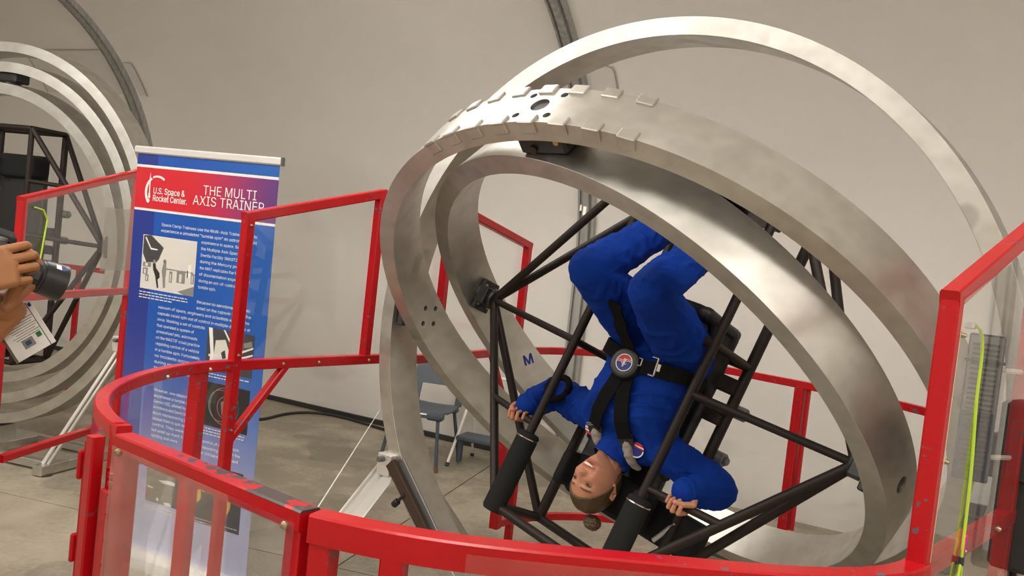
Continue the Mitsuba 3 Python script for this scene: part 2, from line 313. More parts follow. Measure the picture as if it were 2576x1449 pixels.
def build_cage(t, g, pads=True):
    P = lambda *p: g(*p); n = 0
    def bar(a, b, r=.0165, mat='m_black_tube'):
        return put(t + '__cage__tube', cyl(P(*a), P(*b), r, 16), mat, smooth=40)
    wx, yf, yb, zh, zf, wh = g.wx, g.yf, g.yb, g.zh, g.zf, g.wh
    for s in (-1, 1):
        bar((s*wx, yf, zh), (s*wx, yf, zf)); bar((s*wx, yb, zh), (s*wx, yb, zf), .02)
        bar((s*wx, yf, zh), (s*wx, yb, zh)); bar((s*wx, yf, zf), (s*wx, yb, zf))
        for y in (yf, yb):
            bar((s*wh, 0, 0), (s*wx, y, zh)); bar((s*wh, 0, 0), (s*wx, y, zf))
        bar((s*wh, 0, 0), (s*wx, yf, .016), .013)
        bar((s*wx, yf, -.16), (s*wx, yb, -.16), .014); bar((s*wx, yf, .016), (s*wx, yb, .016), .013)
        # hub: flange on the inner ring, bearing, bolts
        put(t + '__hub', cat([cyl(P(s*.795, 0, 0), P(s*.868, 0, 0), .042, 20), cyl(P(s*.862, 0, 0), P(s*.8775, 0, 0), .052, 20), block(P(s*.835, 0, 0), (.045, .11, .075), g.M), block(P(s*.862, 0, 0), (.02, .09, .13), g.M)]), 'm_black_plastic')
        k = t + ('__hub' if s < 0 else '__hub_001')
        for a in range(4):
            y, z = .042 * math.cos(a * math.pi/2 + .78), .058 * math.sin(a * math.pi/2 + .78)
            put(k + '__bolt', cyl(P(s*.862, y, z), P(s*.848, y, z), .007, 8), 'm_bolt')
        # foam pads on the head end of the front bars
        if pads: put(t + '__foam_pad', lathe([(.017, 0), (.036, .004), (.041, .012), (.041, .30), (.036, .31), (.017, .312)], P(s*wx, yf, .385), g.d(0, 0, 1), 24), 'm_foam', smooth=50)
        # hand grips between the front bar and the side tube
        put(t + '__hand_grip', cyl(P(s*(wx - .005), yf, .352), P(s*.535, .042, .34), .013, 14), 'm_black_tube', smooth=40)
        if pads: put(t + '__grip_band', lathe([(.0405, 0), (.0428, .001), (.0428, .005), (.0405, .006)], P(s*wx, yf, .405), g.d(0, 0, 1), 24), 'm_chrome')
    for y, z in ((yf, zh), (yb, zh), (yf, zf), (yb, zf), (yf, -.16), (yb, -.16), (yb, .016)): bar((-wx, y, z), (wx, y, z))
    # wheels on the outside of the back bars (bearing rollers)
    for z in (-.005, .165):
        put(t + '__roller', cat([cyl(P(wx - .01, yb - .028, z), P(wx + .05, yb - .028, z), .024, 20), cyl(P(wx + .05, yb - .028, z), P(wx + .062, yb - .028, z), .014, 12)]), 'm_grey_metal', smooth=40)
    # foot board
    put(t + '__foot_board', block(P(0, .13, -.613), (.50, .30, .022), g.M), 'm_black_plastic')
    put(t + '__foot_motor', cat([block(P(.05, -.02, -.72), (.26, .16, .1), g.M, .012), cyl(P(.17, -.02, -.72), P(.255, -.02, -.72), .035, 16)]), 'm_black_plastic')
    # bucket seat
    ca, rr = [], .05
    for (x, y, z, sx, sy, sz) in ((0, -.155, .13, .36, .05, .56), (0, -.045, -.243, .38, .30, .05)):
        ca.append(m3.Manifold.batch_hull([ball(P(x + i*(sx/2-.02), y + j*(sy/2-.02), z + k*(sz/2-.02)), .02, 12) for i in (-1,1) for j in (-1,1) for k in (-1,1)]))
    for s in (-1, 1):
        ca.append(hull((P(s*.185, -.15, -.10), .024), (P(s*.175, -.15, .30), .022)) + hull((P(s*.185, -.15, -.10), .024), (P(s*.19, -.12, -.235), .026)) + hull((P(s*.19, -.12, -.235), .026), (P(s*.185, .07, -.245), .026)))
        ca.append(m3.Manifold.batch_hull([ball(P(s*.19, y, z), .016, 10) for y, z in ((-.15, .0), (-.15, -.23), (.02, -.24), (-.04, -.11))]))
    put(t + '__seat', relax(union(ca), .015, 6), 'm_vinyl', smooth=True)
    for z in (.04, -.075):
        put(t + '__seat__bracket', cat([beam(P(.17, -.165, z), P(wx, yb + .02, z), .05, .055, g.d(0, 0, 1))]), 'm_black_tube')
    hr = m3.Manifold.batch_hull([ball(P(.02 + i*.15, -.125 + j*.02, .445 + k*.05), .025, 12) for i in (-1,1) for j in (-1,1) for k in (-1,1)])
    for s in (-1, 1): hr += m3.Manifold.batch_hull([ball(P(.02 + s*.165, y, .44 + k*.045), .02, 12) for y in (-.11, -.03) for k in (-1, 1)])
    put(t + '__headrest', relax(hr, .012, 5), 'm_foam', smooth=True)
    for s in (-1, 1): put(t + '__headrest__rail', cyl(P(s*.06, -.155, .36), P(s*.06, -.155, .50), .009, 12), 'm_chrome', smooth=40)
def support(t, C, u, n, hb, sf, dx):
    """A-frame legs either side, with foot beams, brackets and a base beam"""
    ph = math.asin((C[2] - hb) / 1.23)
    for s in (-1, 1):
        b = C + s * u * 1.225 * math.cos(ph) - UP * (C[2] - hb); b = A(b[0], b[1], hb)
        k = put(t + '__leg_bracket', cat([block(b + UP * .02, (.07, .24, .09), [u, n, UP], .004), block(b + UP * .03 + n * .09 - u*s*.03, (.02, .06, .07), [u, n, UP])]), 'm_bright_aluminium')
        put(k + '__bolt', cyl(b + n * .09 + UP * .045, b + n * .15 + UP * .045, .012, 10), 'm_grey_metal')
        L = .078 if dx > .5 else .034; ang = sg.Polygon([(-L, -.004), (-.004, -L), (0, -L), (L, -.004), (L, 0), (0, 0), (-L, 0)][:0] + [(0, 0), (-L * .75, -L * .75), (-L * .75 + .008, -L * .75), (.0, -.011), (L * .75 - .008, -L * .75), (L * .75, -L * .75)])
        fb_ = A(*(C + s * u * sf)[:2], 0)
        for f in (1, -1):
            p_, q_ = b + n * f * .08, fb_ + UP * .06 + n * f * dx; lx_, ly_, _ = frame(q_ - p_, n * f); lx_ = lx_ if lx_[0] * s > 0 else -lx_
            kl = put(t + '__leg', beam(p_ - lx_ * L * .38, q_ - lx_ * L * .38, L * .72, .010, n * f), 'm_leg')
            put(kl + '__flange', beam(p_ + lx_ * L * .38 - ly_ * .012, q_ + lx_ * L * .38 - ly_ * .012, L * .80, .008, n * f), 'm_aluminium'); put(kl + '__lip', beam(p_ + lx_ * L * .78 - ly_ * .004, q_ + lx_ * L * .78 - ly_ * .004, .007, .024, n * f), 'm_leg')
        put(t + '__foot_beam', beam(fb_ + UP * .035 + n * (dx + .05), fb_ + UP * .035 - n * (dx + .05), .07, .06), 'm_grey_metal' if dx > .5 else 'm_aluminium')
        for f in (1, -1): put(t + '__foot_pad', cyl(fb_ + n * f * dx, fb_ + UP * .008 + n * f * dx, .05, 14), 'm_dark_rubber')
    L = sf
    for f in (.75, -.75): put(t + '__cross_beam', beam(A(C[0], C[1], .035) - u * L + n * f * dx, A(C[0], C[1], .035) + u * L + n * f * dx, .06, .05), 'm_aluminium')
    put(t + '__ring_cradle', block(A(C[0], C[1], .03), (.5, dx * 1.55, .05 if C[2] < 1.3 else .06), [u, n, UP]), 'm_aluminium')
    if C[2] > 1.3: put(t + '__ring_cradle', block(A(C[0], C[1], .105), (.4, .15, .10), [u, n, UP]), 'm_aluminium')

# --- the spinning trainer
TR = thing('multi_axis_trainer', 'large aluminium gyroscope trainer with three tilted rings spinning a rider in blue', 'gyroscope')
C1 = A(.48610734, 3.16778591, 1.25877853)
NA, NB, NC = nrm(-.63281251, .00669871), nrm(-.67789235, -.76742044), nrm(-.96657937, -.74558627)
U1 = unit(np.cross(NA, UP)); U1 = U1 if U1[0] > 0 else -U1
AB = unit(np.cross(NA, NB)); AB = AB if AB[0] < 0 else -AB        # outer-middle pivot, towards the left
BC = unit(np.cross(NB, NC)); BC = BC if BC[2] > 0 else -BC        # middle-inner pivot, upwards
G = Cage(C1, A(.687, -.704, -.179), A(-.641, -.704, .306), A(-.342, -.096, -.935))
ex = unit(G.M[0]); ey = unit(G.M[1] - ex * (G.M[1] @ ex)); G.M = np.stack([ex, ey, np.cross(ex, ey)])
def radial(C, n, ang_vec, a): # rotate a radial direction in the ring plane
    y = np.cross(n, ang_vec); return math.cos(a) * ang_vec + math.sin(a) * y
put(TR + '__outer_ring', ring_mesh(C1, NA, *RADII[0]), 'm_aluminium', smooth=35)
tB = unit(np.cross(NB, BC)); tA = unit(np.cross(NB, AB))
top = C1 + BC * 1.075
holes = [(top, BC, .029, .058)] + [(top + NB * a + tB * b - BC * (b * b) / 2.2, BC, .0115, .05) for a, b in ((.05, .055), (.05, -.055), (-.05, .055), (-.05, -.055))]
lf = C1 + AB * 1.011
holes += [(lf + NB * a + tA * b + AB * (-(b * b) / 2), -AB, .0105, .05) for a, b in ((.045, 0), (-.045, 0), (0, .045), (0, -.045))]
put(TR + '__middle_ring', ring_mesh(C1, NB, *RADII[1], holes=holes), 'm_aluminium', smooth=35)
for p, d, r, dep in holes: put(TR + '__middle_ring__hole_plug', cyl(p - d * .006, p - d * .05, r * .99, 20, 1e-4), 'm_print_black')
hr = C1 + (ex * .944)
put(TR + '__inner_ring', ring_mesh(C1, NC, *RADII[2], holes=[(hr, ex, .026, .06)]), 'm_aluminium', smooth=35); put(TR + '__inner_ring__hole_plug', cyl(hr - ex * .006, hr - ex * .06, .0258, 20, 1e-4), 'm_print_black')
# reinforcing tabs folded over both rims of the middle ring near its top pivot
for side in (1, -1):
    for i in range(8):
        a = -.30 + i * .098 + (0.02 if side < 0 else 0)
        r = radial(C1, NB, BC, a); tt = np.cross(NB, r); c = C1 + r * 1.075 + NB * side * .084
        put(TR + '__middle_ring__tab', cat([block(c - NB * side * .008 + r * .002, (.054, .040, .010), [tt, NB, r], .003), block(c + NB * side * .0025 - r * .016, (.052, .011, .042), [tt, NB, r], .003)]), 'm_aluminium')
# pivots
put(TR + '__top_pivot', cat([block(C1 + BC * .978, (.17, .12, .07), [tB, NB, BC], .01), cyl(C1 + BC * .94, C1 + BC * 1.012, .05, 20), cyl(C1 + BC*.985 - tB*.085 + NB*.03, C1 + BC*.985 - tB*.12 + NB*.03, .02, 14)]), 'm_black_plastic')
put(TR + '__top_pivot__cap', cyl(C1 + BC * .99 - tB * .06 + NB * .06, C1 + BC * .99 - tB * .06 + NB * .066, .009, 12), 'm_print_yellow')
put(TR + '__top_pivot__bolt', cyl(C1 + BC * .965 + tB * .03 + NB * .06, C1 + BC * .965 + tB * .03 + NB * .07, .013, 12), 'm_rust')
for s, nm in ((1, '__side_pivot'), (-1, '__side_pivot')): put(TR + nm, cat([cyl(C1 + s*AB*1.073, C1 + s*AB*1.138, .055, 24), block(C1 + s*AB*1.12, (.03, .12, .12), [AB, NA, np.cross(AB, NA)], .006)]), 'm_print_dark')
put(TR + '__bottom_pivot', cyl(C1 - BC * .943, C1 - BC * 1.012, .05, 20), 'm_black_plastic')
# drive housing on the right of the outer ring
dr_c = C1 + U1 * 1.20 + NA * .135
k = put(TR + '__drive_housing', cat([block(A(dr_c[0], dr_c[1], 1.155), (.13, .085, .44), [U1, NA, UP], .012), block(A(dr_c[0], dr_c[1], 1.25) + U1 * .0 + NA * .05, (.08, .03, .16), [U1, NA, UP], .006)]), 'm_black_plastic')
put(k + '__terminal_box', block(A(dr_c[0], dr_c[1], .965) - U1 * .055, (.07, .07, .08), [U1, NA, UP], .008), 'm_black_plastic')
for q in (-.035, .03): put(k + '__conduit', cyl(A(dr_c[0], dr_c[1], .94) + U1 * q, A(dr_c[0], dr_c[1], .0) + U1 * q, .014, 12), 'm_bright_aluminium')
put(k + '__post', block(A(dr_c[0], dr_c[1], .47) - NA * .03, (.05, .03, .94), [U1, NA, UP], .004), 'm_black_plastic')
def place(mesh, o, x, y, z=None):
    M = np.eye(4); M[:3, 0], M[:3, 1], M[:3, 2], M[:3, 3] = x, y, (np.cross(x, y) if z is None else z), o; m = mesh.copy(); m.apply_transform(M); return m
build_cage(TR, G)
support(TR, C1, U1, NA, .66, 1.10, .70)
lb, le = A(-.414, 3.690, .695), A(-.225, 3.535, .462)
kk = put(TR + '__brake_lever', beam(lb, le, .05, .022, NA), 'm_rust'); ld_ = unit(le - lb)
put(kk + '__plate', beam(lb + U1 * .035 - NA * .02 + UP * .01, le + U1 * .03 - NA * .02, .05, .012, NA), 'm_grey_metal')
ks = unit(np.cross(ld_, NA)); ks = ks if ks[0] < 0 else -ks; km = lb + ld_ * .15 + NA * .012
put(kk + '__knob', cat([cyl(km, km + ks * .05, .007, 10), cyl(km + ks * .045, km + ks * .075, .014, 14)]), 'm_black_plastic')

# --- the parked trainer on the left
T2 = thing('multi_axis_trainer', 'parked aluminium gyroscope trainer with empty black seat behind the banner at left', 'gyroscope')
C2 = A(-3.285, 5.795, 1.356); N2 = [nrm(-.302, -.0), nrm(-.275, -.004), nrm(-.256, -.06)]
for nm, n, r in zip(('outer_ring', 'middle_ring', 'inner_ring'), N2, RADII): put(f'{T2}__{nm}', ring_mesh(C2, n, *r), 'm_aluminium', smooth=35)
U2 = unit(np.cross(N2[0], UP)); U2 = U2 if U2[0] > 0 else -U2
G2 = Cage(C2, U2, N2[0], UP)
build_cage(T2, G2, pads=False)
support(T2, C2, U2, N2[0], .78, .80, .30)
put(T2 + '__top_pivot', cat([cyl(C2 + UP * .94, C2 + UP * 1.012, .05, 20), block(C2 + UP * .985, (.16, .12, .06), [U2, N2[0], UP], .01)]), 'm_black_plastic')
put(T2 + '__side_pivot', cyl(C2 + U2 * 1.0, C2 + U2 * 1.14, .05, 20), 'm_rust'); put(T2 + '__side_pivot', cyl(C2 - U2 * 1.0, C2 - U2 * 1.14, .05, 20), 'm_rust')

# ------------------------------------------------------------------ red safety railing round the spinning trainer
ZR, TW = 1.10, .038
def P2(x, y, z=ZR): return A(x, y, z)
sqr = [(-TW/2, -TW), (TW/2, -TW), (TW/2, 0), (-TW/2, 0)]
def rail(key, pts, z=ZR, mat='m_red', prof=None, n=0):
    pts = [P2(*p, z) for p in pts]
    if n: pts = list(spline(pts, n))
    return put(key, sweep(pts, prof or [(-TW/2+.003, -TW), (TW/2-.003, -TW), (TW/2, -TW+.003), (TW/2, -.003), (TW/2-.003, 0), (-TW/2+.003, 0), (-TW/2, -.003), (-TW/2, -TW+.003)]), mat)
def post(key, x, y, z0, z1, mat='m_red', d=(0, 1, 0), w=TW): return put(key, beam((x, y, z0), (x, y, z1), w, w, d), mat)
def bolt(key, p, d, r=.007): p = A(*p); d = unit(d); return put(key, lathe([(0, 0), (r, 0), (r, .004), (r*.6, .008), (0, .009)], p, d, 10), 'm_bolt', smooth=40)
def sheet(key, pts, mat='m_plexi'): # one clear acrylic sheet; pts = plan polyline, (z0, z1) heights, or four corners
    V, F = [], []
    for (x, y, a, b) in pts: V += [A(x, y, a), A(x, y, b)]
    for i in range(len(pts) - 1): F += [[2*i, 2*i+2, 2*i+3], [2*i, 2*i+3, 2*i+1]]
    return put(key, trimesh.Trimesh(np.array(V), F, process=False), mat)
def edge(key, p, q, r=.0022): return put(key, cyl(p, q, r, 6, 1e-4), 'm_white')
SR = thing('safety_railing', 'curved red safety railing on the left with an upright clear window panel and slanting brace', 'railing')
LA, LB, LC = A(-.52, 3.98, 0), A(-.597, 3.885, 0), A(-.989, 3.341, 0)    # ring bracket, rear post, front post
PD = unit(LC - LA); PNn = A(PD[1], -PD[0], 0); PNn = PNn if PNn[1] < 0 else -PNn   # panel direction and its outward side
PNn = A(-.81, .59, 0)
rail(SR + '__top_rail', [LA[:2], (LA + PD * .35)[:2], LC[:2]])
rail(SR + '__curved_rail', [LC[:2], (-1.06, 3.225), (-1.115, 3.05), (-1.137, 2.84), (-1.120, 2.62), (-1.060, 2.42), (-.965, 2.25), (-.880, 2.145)], n=28)
post(SR + '__post', LC[0], LC[1], 0.0, 1.085, d=PD); post(SR + '__post', -1.075, 3.222, 0.0, 1.085, d=(.3, 1, 0), w=.05)
for x, y in ((LC[0], LC[1]), (-1.075, 3.222)): put(SR + '__base_plate', block((x, y, .005), (.11, .11, .01), [PD, PNn, UP], .002), 'm_red')
put(SR + '__brace', beam(LC + UP * .80 + PD * -.01, LC - PD * .24 + UP * 1.07, .026, .034, PNn), 'm_red')
wf = SR + '__window_frame'
put(wf, cat([beam(LC + UP * 1.08, LC + UP * 1.64, TW, TW, PD), beam(LB + UP * 1.08, LB + UP * 1.80, TW, TW, PD), beam(LC + UP * 1.627 + PD * .019, LB + UP * 1.795 - PD * .019, TW, TW, UP)]), 'm_red')
o = PNn * .021
sheet(SR + '__window_pane', [(*(LC + o + PD * .015)[:2], 1.06, 1.64), (*(LA + o - PD * .02)[:2], 1.06, 1.825)])
sheet(SR + '__lower_pane', [(*(LC + o)[:2], .16, 1.075)] + [(x - .022, y, .16, 1.075) for x, y in ((-1.06, 3.225), (-1.115, 3.05), (-1.137, 2.84), (-1.120, 2.62), (-1.060, 2.42), (-.965, 2.25))])
edge(SR + '__pane_edge', LA + o - PD * .02 + UP * .84, LA + o - PD * .02 + UP * 1.82, .0015); edge(SR + '__clear_strip', LA + o - PD * .02 + UP * .84, A(-.478, 2.50, .828), .0022)
put(SR + '__ring_bracket', block(LA + UP * 1.13 - PD * .01, (.07, .012, .13), [U1, NA, UP], .002), 'm_red')
put(SR + '__ring_bracket__bolt', cat([cyl(LA + UP * 1.15, LA + UP * 1.15 + PD * .03, .012, 14), cyl(LA + UP * 1.15, LA + UP * 1.15 + PD * .012, .021, 14)]), 'm_chrome')
for q, z in ((.12, 1.08), (.40, 1.08), (.58, 1.08), (.03, 1.08)): bolt(SR + '__screw', LA + PD * q + UP * z - PNn * .019, -PNn)
for z in (1.12, 1.60): bolt(SR + '__screw', LC + UP * z - PNn * .019 * 1, -PNn, .006)
bolt(SR + '__screw', LC + UP * .84 - PNn * .019, -PNn, .006)
for x, y in ((-1.05, 3.19), (-1.109, 2.95)): bolt(SR + '__screw', (x + .022, y, 1.08), (1, -.1, 0))
# hinge post beside the gate
HP = A(-.934, 2.120, 0); GH = A(-.850, 2.075, 0); GE = A(-.325, 1.664, 0); GD = unit(GE - GH); GN = A(-GD[1], GD[0], 0); GN = -GN if GN[1] > 0 else GN
put(SR + '__hinge_post', beam(HP, HP + UP * 1.075, .032, .034, GD), 'm_red'); put(SR + '__hinge_post__flange', beam(HP - GD * .024 , HP - GD * .024 + UP * 1.06, .012, .026, GN), 'm_red')
for z in (.30, .55, .80, 1.0): put(SR + '__hinge_post__rib', block(HP - GD * .034 + GN * .012 + UP * z, (.012, .02, .07), [GD, GN, UP], .004), 'm_red')
put(SR + '__rail_end', cat([beam((-.905, 2.175, 1.095), (-.868, 2.128, .99), .030, .040, GN), beam((-.885, 2.135, 1.0), (-.885, 2.135, .0), .036, .036, GD)]), 'm_red')
bolt(SR + '__latch_bolt', (-1.078, 2.475, 1.05), (-1, .2, 0), .012)

# --- the gate leaf
GT = thing('safety_gate', 'red gate leaf with clear pane and flaking paint before the banner', 'gate')
put(GT + '__top_bar', beam(GH + UP * (ZR - .021), GE + UP * (ZR - .021), .048, .042, UP), 'm_red_worn')
put(GT + '__stile', beam(GH + GD * .022 + UP * .12, GH + GD * .022 + UP * (ZR - .04), .042, .042, GD), 'm_red'); put(GT + '__stile', beam(GE - GD * .022 + UP * .12, GE - GD * .022 + UP * (ZR - .04), .042, .042, GD), 'm_red_worn')
put(GT + '__bottom_bar', beam(GH + UP * .14, GE + UP * .14, .042, .042, UP), 'm_red')
g0, g1 = GH + GN * .027, GE + GN * .027
sheet(GT + '__pane', [(*g0[:2], .13, 1.075), (*(g1 - GD * .01)[:2], .13, 1.075)], 'm_dusty_plexi')
for p in (GH + GD * .03, GE - GD * .035): bolt(GT + '__screw', p + GN * .027 + UP * 1.065, GN, .009)
put(GT + '__hinge', cat([cyl((-.873, 2.105, .985), (-.873, 2.105, 1.0), .018, 14), cyl((-.873, 2.105, .965), (-.873, 2.105, .98), .018, 14), block((-.871, 2.102, .84), (.046, .05, .24), [GD, GN, UP], .004)]), 'm_red')
for z in (.74, .79, .85, .91, .955): put(GT + '__hinge__rivet', cyl(A(-.858, 2.09, z) + GN * .02, A(-.858, 2.09, z) + GN * .029, .004, 8), 'm_red')

# --- front right railing with its own window panel
SF = thing('safety_railing', 'red safety railing across the foreground with a tall clear panel at right', 'railing')
fr = [(-.312, 1.657), (-.19, 1.618), (-.062, 1.597), (.187, 1.598), (.42, 1.612), (.62, 1.636), (.74, 1.678), (.853, 1.768)]
rail(SF + '__curved_rail', fr, n=30, prof=[(-.026, -.052), (.026, -.052), (.026, -.004), (.022, 0), (-.022, 0), (-.026, -.004)])
RA, RB, RC_ = A(.853, 1.768, 0), A(1.317, 2.305, 0), A(1.445, 2.453, 0); RD = unit(RB - RA); RN = A(RD[1], -RD[0], 0)
rail(SF + '__side_rail', [RA[:2], ((RA + RB) / 2)[:2], RC_[:2]])
put(SF + '__window_frame', cat([beam(RA + UP * 1.06, RA + UP * 1.635, TW, TW, RD), beam(RB + UP * 1.06, RB + UP * 1.86, TW, TW, RD), beam(RA + UP * 1.616 - RD * .019, RB + UP * 1.855 + RD * .019, TW, TW, UP)]), 'm_red')
sheet(SF + '__window_pane', [(*(RA + RN * .022)[:2], 1.05, 1.62), (*(RC_ + RN * .022)[:2], 1.05, 1.87)])
put(SF + '__panel_lip', beam(RA + RN * .0165 + RD * .012 + UP * 1.1, RA + RN * .0165 + RD * .012 + UP * 1.61, .011, .006, RN), 'm_print_cream')
for x, y, d in ((-.290, 1.648, (1, -.4, 0)), (-.155, 1.607, (1, -.2, 0)), (.62, 1.636, (1, 0, 0))): post(SF + '__post', x, y, 0, ZR - .045, d=d, w=.044)
post(SF + '__post', RA[0], RA[1], 0, ZR - .03, d=RD); post(SF + '__post', RB[0], RB[1], 0, ZR - .03, d=RD)
put(SF + '__latch_plate', block((-.115, 1.573, .95), (.05, .008, .13), [A(1, -.1, 0), A(.1, 1, 0), UP], .003), 'm_red')
put(SF + '__latch_hole', cyl((-.03, 1.5705, 1.068), (-.03, 1.569, 1.068), .006, 12), 'm_print_black')
q = spline([P2(*p) for p in fr], 30); q = [p for p in q if p[0] > -.06]
sheet(SF + '__lower_pane', [(p[0], p[1] - .031, .16, 1.083) for p in q[:-3]], 'm_dusty_plexi')
sheet(SF + '__side_pane', [(*(RA + RN * .022)[:2], .16, 1.06), (*(RC_ + RN * .022)[:2], .16, 1.06)])
put(SF + '__ring_bracket', block(RC_ + UP * 1.13, (.08, .012, .13), [U1, NA, UP], .002), 'm_red'); put(SF + '__ring_bracket__bolt', cyl(RC_ + UP * 1.15, RC_ + UP * 1.15 + NA * .03, .02, 14), 'm_grey_metal')
for z in (1.30, 1.55): bolt(SF + '__screw', RA + RD * .02 + RN * .02 + UP * z, RN, .005)
for qq in (.25, .55): bolt(SF + '__screw', RA + RD * qq + RN * .02 + UP * 1.08, RN, .007)

# --- back railing
SB = thing('safety_railing', 'red safety railing behind the rings near the tent wall with a clear end panel', 'railing')
BA, BB = A(-.40, 4.06, 0), A(.06, 4.83, 0); BD = unit(BB - BA)
rail(SB + '__curved_rail', [BA[:2], (-.17, 4.45), BB[:2], (.22, 5.02), (.42, 5.16), (.68, 5.235), (.95, 5.21), (1.22, 5.07), (1.44, 4.87), (1.62, 4.70), (1.80, 4.50), (1.95, 4.29), (2.02, 4.05), (2.0, 3.7), (1.88, 3.3), (1.62, 2.72)], n=48)
put(SB + '__window_frame', cat([beam(BA + BD * .16 + UP * 1.08, BA + BD * .16 + UP * 1.80, TW, TW, BD), beam(BB + UP * 1.08, BB + UP * 1.66, TW, TW, BD), beam(BA + BD * .14 + UP * 1.80, BB + UP * 1.645 + BD * .019, TW, TW, UP)]), 'm_red')
sheet(SB + '__window_pane', [(*(BA + PNn * .02)[:2], 1.05, 1.8), (*(BB + PNn * .02)[:2], 1.05, 1.64)])
post(SB + '__post', .13, 4.92, 0, 1.07, d=BD); post(SB + '__post', .05, 4.80, .13, .62, d=BD, w=.05)
post(SB + '__post', 1.565, 4.755, .31, 1.07, d=(.7, -.7, 0), w=.05); put(SB + '__post__edge', beam((1.60, 4.728, .315), (1.60, 4.728, 1.06), .02, .02, (.7, -.7, 0)), 'm_red')
for x, y in ((.13, 4.92),): put(SB + '__base_plate', block((x, y, .005), (.13, .13, .01), [BD, PNn, UP], .002), 'm_red')
rail(SB + '__lower_rail', [(.05, 4.80), (.22, 4.98), (.46, 5.10), (.74, 5.14)], z=.17, n=10)
put(SB + '__brace', beam(A(-.06, 4.62, 1.06), A(.09, 4.86, .62), .026, .034, PNn), 'm_red')
sheet(SB + '__lower_pane', [(x, y, .2, 1.07) for x, y in ((.06, 4.85), (.22, 5.04), (.42, 5.18), (.68, 5.255), (.95, 5.23), (1.22, 5.09), (1.44, 4.89), (1.62, 4.72), (1.80, 4.52), (1.95, 4.31))])

# --- railing of the parked trainer
SL = thing('safety_railing', 'red railing with a slanted clear window panel in front of the parked trainer at left', 'railing')
MA, MB, ZL = A(-2.25, 5.34, 0), A(-2.365, 4.34, 0), .045; MD = unit(MB - MA); MN = A(-MD[1], MD[0], 0)
rail(SL + '__top_rail', [MA[:2], ((MA + MB) / 2)[:2], MB[:2], (MB + MD * .35 - A(.10, 0, 0))[:2], (MB + MD * .6 - A(.45, 0, 0))[:2]], z=ZR + ZL)
put(SL + '__window_frame', cat([beam(MA + UP * 1.12, MA + UP * 1.838, TW, TW, MD), beam(MB + UP * 1.12, MB + UP * 1.605, TW, TW, MD), beam(MA + UP * 1.825 - MD * .019, MB + UP * 1.59 + MD * .019, TW, TW, UP)]), 'm_red')
sheet(SL + '__window_pane', [(*(MA + MN * .02)[:2], 1.10, 1.83), (*(MB + MN * .02)[:2], 1.10, 1.6)])
post(SL + '__post', MA[0], MA[1], 0, 1.11, d=MD); post(SL + '__post', MB[0] - .02, MB[1] - .05, 0, 1.11, d=MD)
put(SL + '__lower_rail', beam(MA + UP * .34, MB + UP * .34, TW, TW, UP), 'm_red')
rail(SL + '__far_rail', [(-2.62, 6.2), (-2.95, 7.0), (-3.5, 7.35), (-4.2, 7.2), (-4.8, 6.6)], n=16)
put(SL + '__far_post', beam((-3.5, 7.35, 0), (-3.5, 7.35, 1.08), TW, TW), 'm_red')
fs = A(-2.262, 5.20, 1.425) + MN * .03; put(SL + '__frosted_sleeve', trimesh.Trimesh(np.array([fs + MD * a * .22 + UP * b * .175 for a, b in ((-1, -1), (1, -1), (1, 1), (-1, 1))]), [[0, 1, 2], [0, 2, 3]], process=False), 'm_frost')
put(SL + '__neon_cord', tube([MB + MN*.03 - MD * .05 + UP * 1.565, MB + MN*.03 - MD * .12 + UP * 1.555, MB + MN*.03 - MD * .155 + UP * 1.51, MB + MN*.03 - MD * .14 + UP * 1.40, MB + MN*.03 - MD * .11 + UP * 1.2], .0042, 8), 'm_neon')

# --- neon pull cord, tag, ribbed strip on the right panel
NCd = thing('pull_cord', 'neon yellow cord with a loop hanging on the clear panel at right', 'cord')
cp = [A(.945, 1.868, 1.568), A(.958, 1.880, 1.562), A(.972, 1.893, 1.54), A(.980, 1.900, 1.45), A(.992, 1.908, 1.30), A(1.000, 1.914, 1.12), A(1.001, 1.914, 1.065)]
cp = [p + RN * .012 for p in cp]
put(NCd + '__line', tube(spline(cp, 30), .0036, 8), 'm_neon', smooth=True)
lc = cp[-1]; a = np.linspace(-math.pi/2, 1.5 * math.pi, 24)
put(NCd + '__loop', tube([lc - UP * .032 + UP * .03 * -math.sin(t) * (1 if True else 1) + RD * .014 * math.cos(t) * (1.2 - .5 * (-math.sin(t) > 0)) for t in a], .0034, 8), 'm_neon', smooth=True)
put(NCd + '__crimp', cyl(lc + UP * .012, lc - UP * .006, .006, 10), 'm_dark_rubber'); put(NCd + '__clip', block(cp[0] - RN * .012, (.03, .018, .014), [RD, RN, UP], .003), 'm_bright_aluminium')
PT = thing('ribbon_tag', 'small bright pink tag tied on the right side rail beside the neon cord', 'tag')
put(PT + '__ribbon', block(RA + RD * .245 + RN * .024 + UP * 1.098, (.012, .003, .038), [unit(RD + UP * .25), RN, UP], .001), 'm_pink')
VS = thing('ribbed_strip', 'tall dark ribbed plastic strip fixed behind the clear panel at right', 'strip')
sn, ss = unit(A(-.49, -.87, 0)), unit(A(.87, -.49, 0)); sc = A(1.196, 2.272, 1.354); sax = [ss, sn, UP]
put(VS + '__back', block(sc, (.082, .012, .37), sax, .004), 'm_navy_plastic')
for i in range(26): put(VS + '__rib', block(sc + sn * .008 + UP * (.160 - i * .0125), (.060, .008, .005), sax, .001), 'm_print_black')
put(VS + '__face', block(sc + sn * .0065 + UP * .085, (.074, .002, .19), sax, .0005), 'm_grey_metal')
put(VS + '__clip', block(sc + sn * .009 + UP * .118, (.092, .012, .008), sax, .002), 'm_black_plastic')
for z in (.10, -.12): put(VS + '__bracket', beam(sc + ss * .03 - sn * .006 + UP * z, RB - RD * .015 + UP * (1.354 + z), .006, .012), 'm_bright_aluminium')

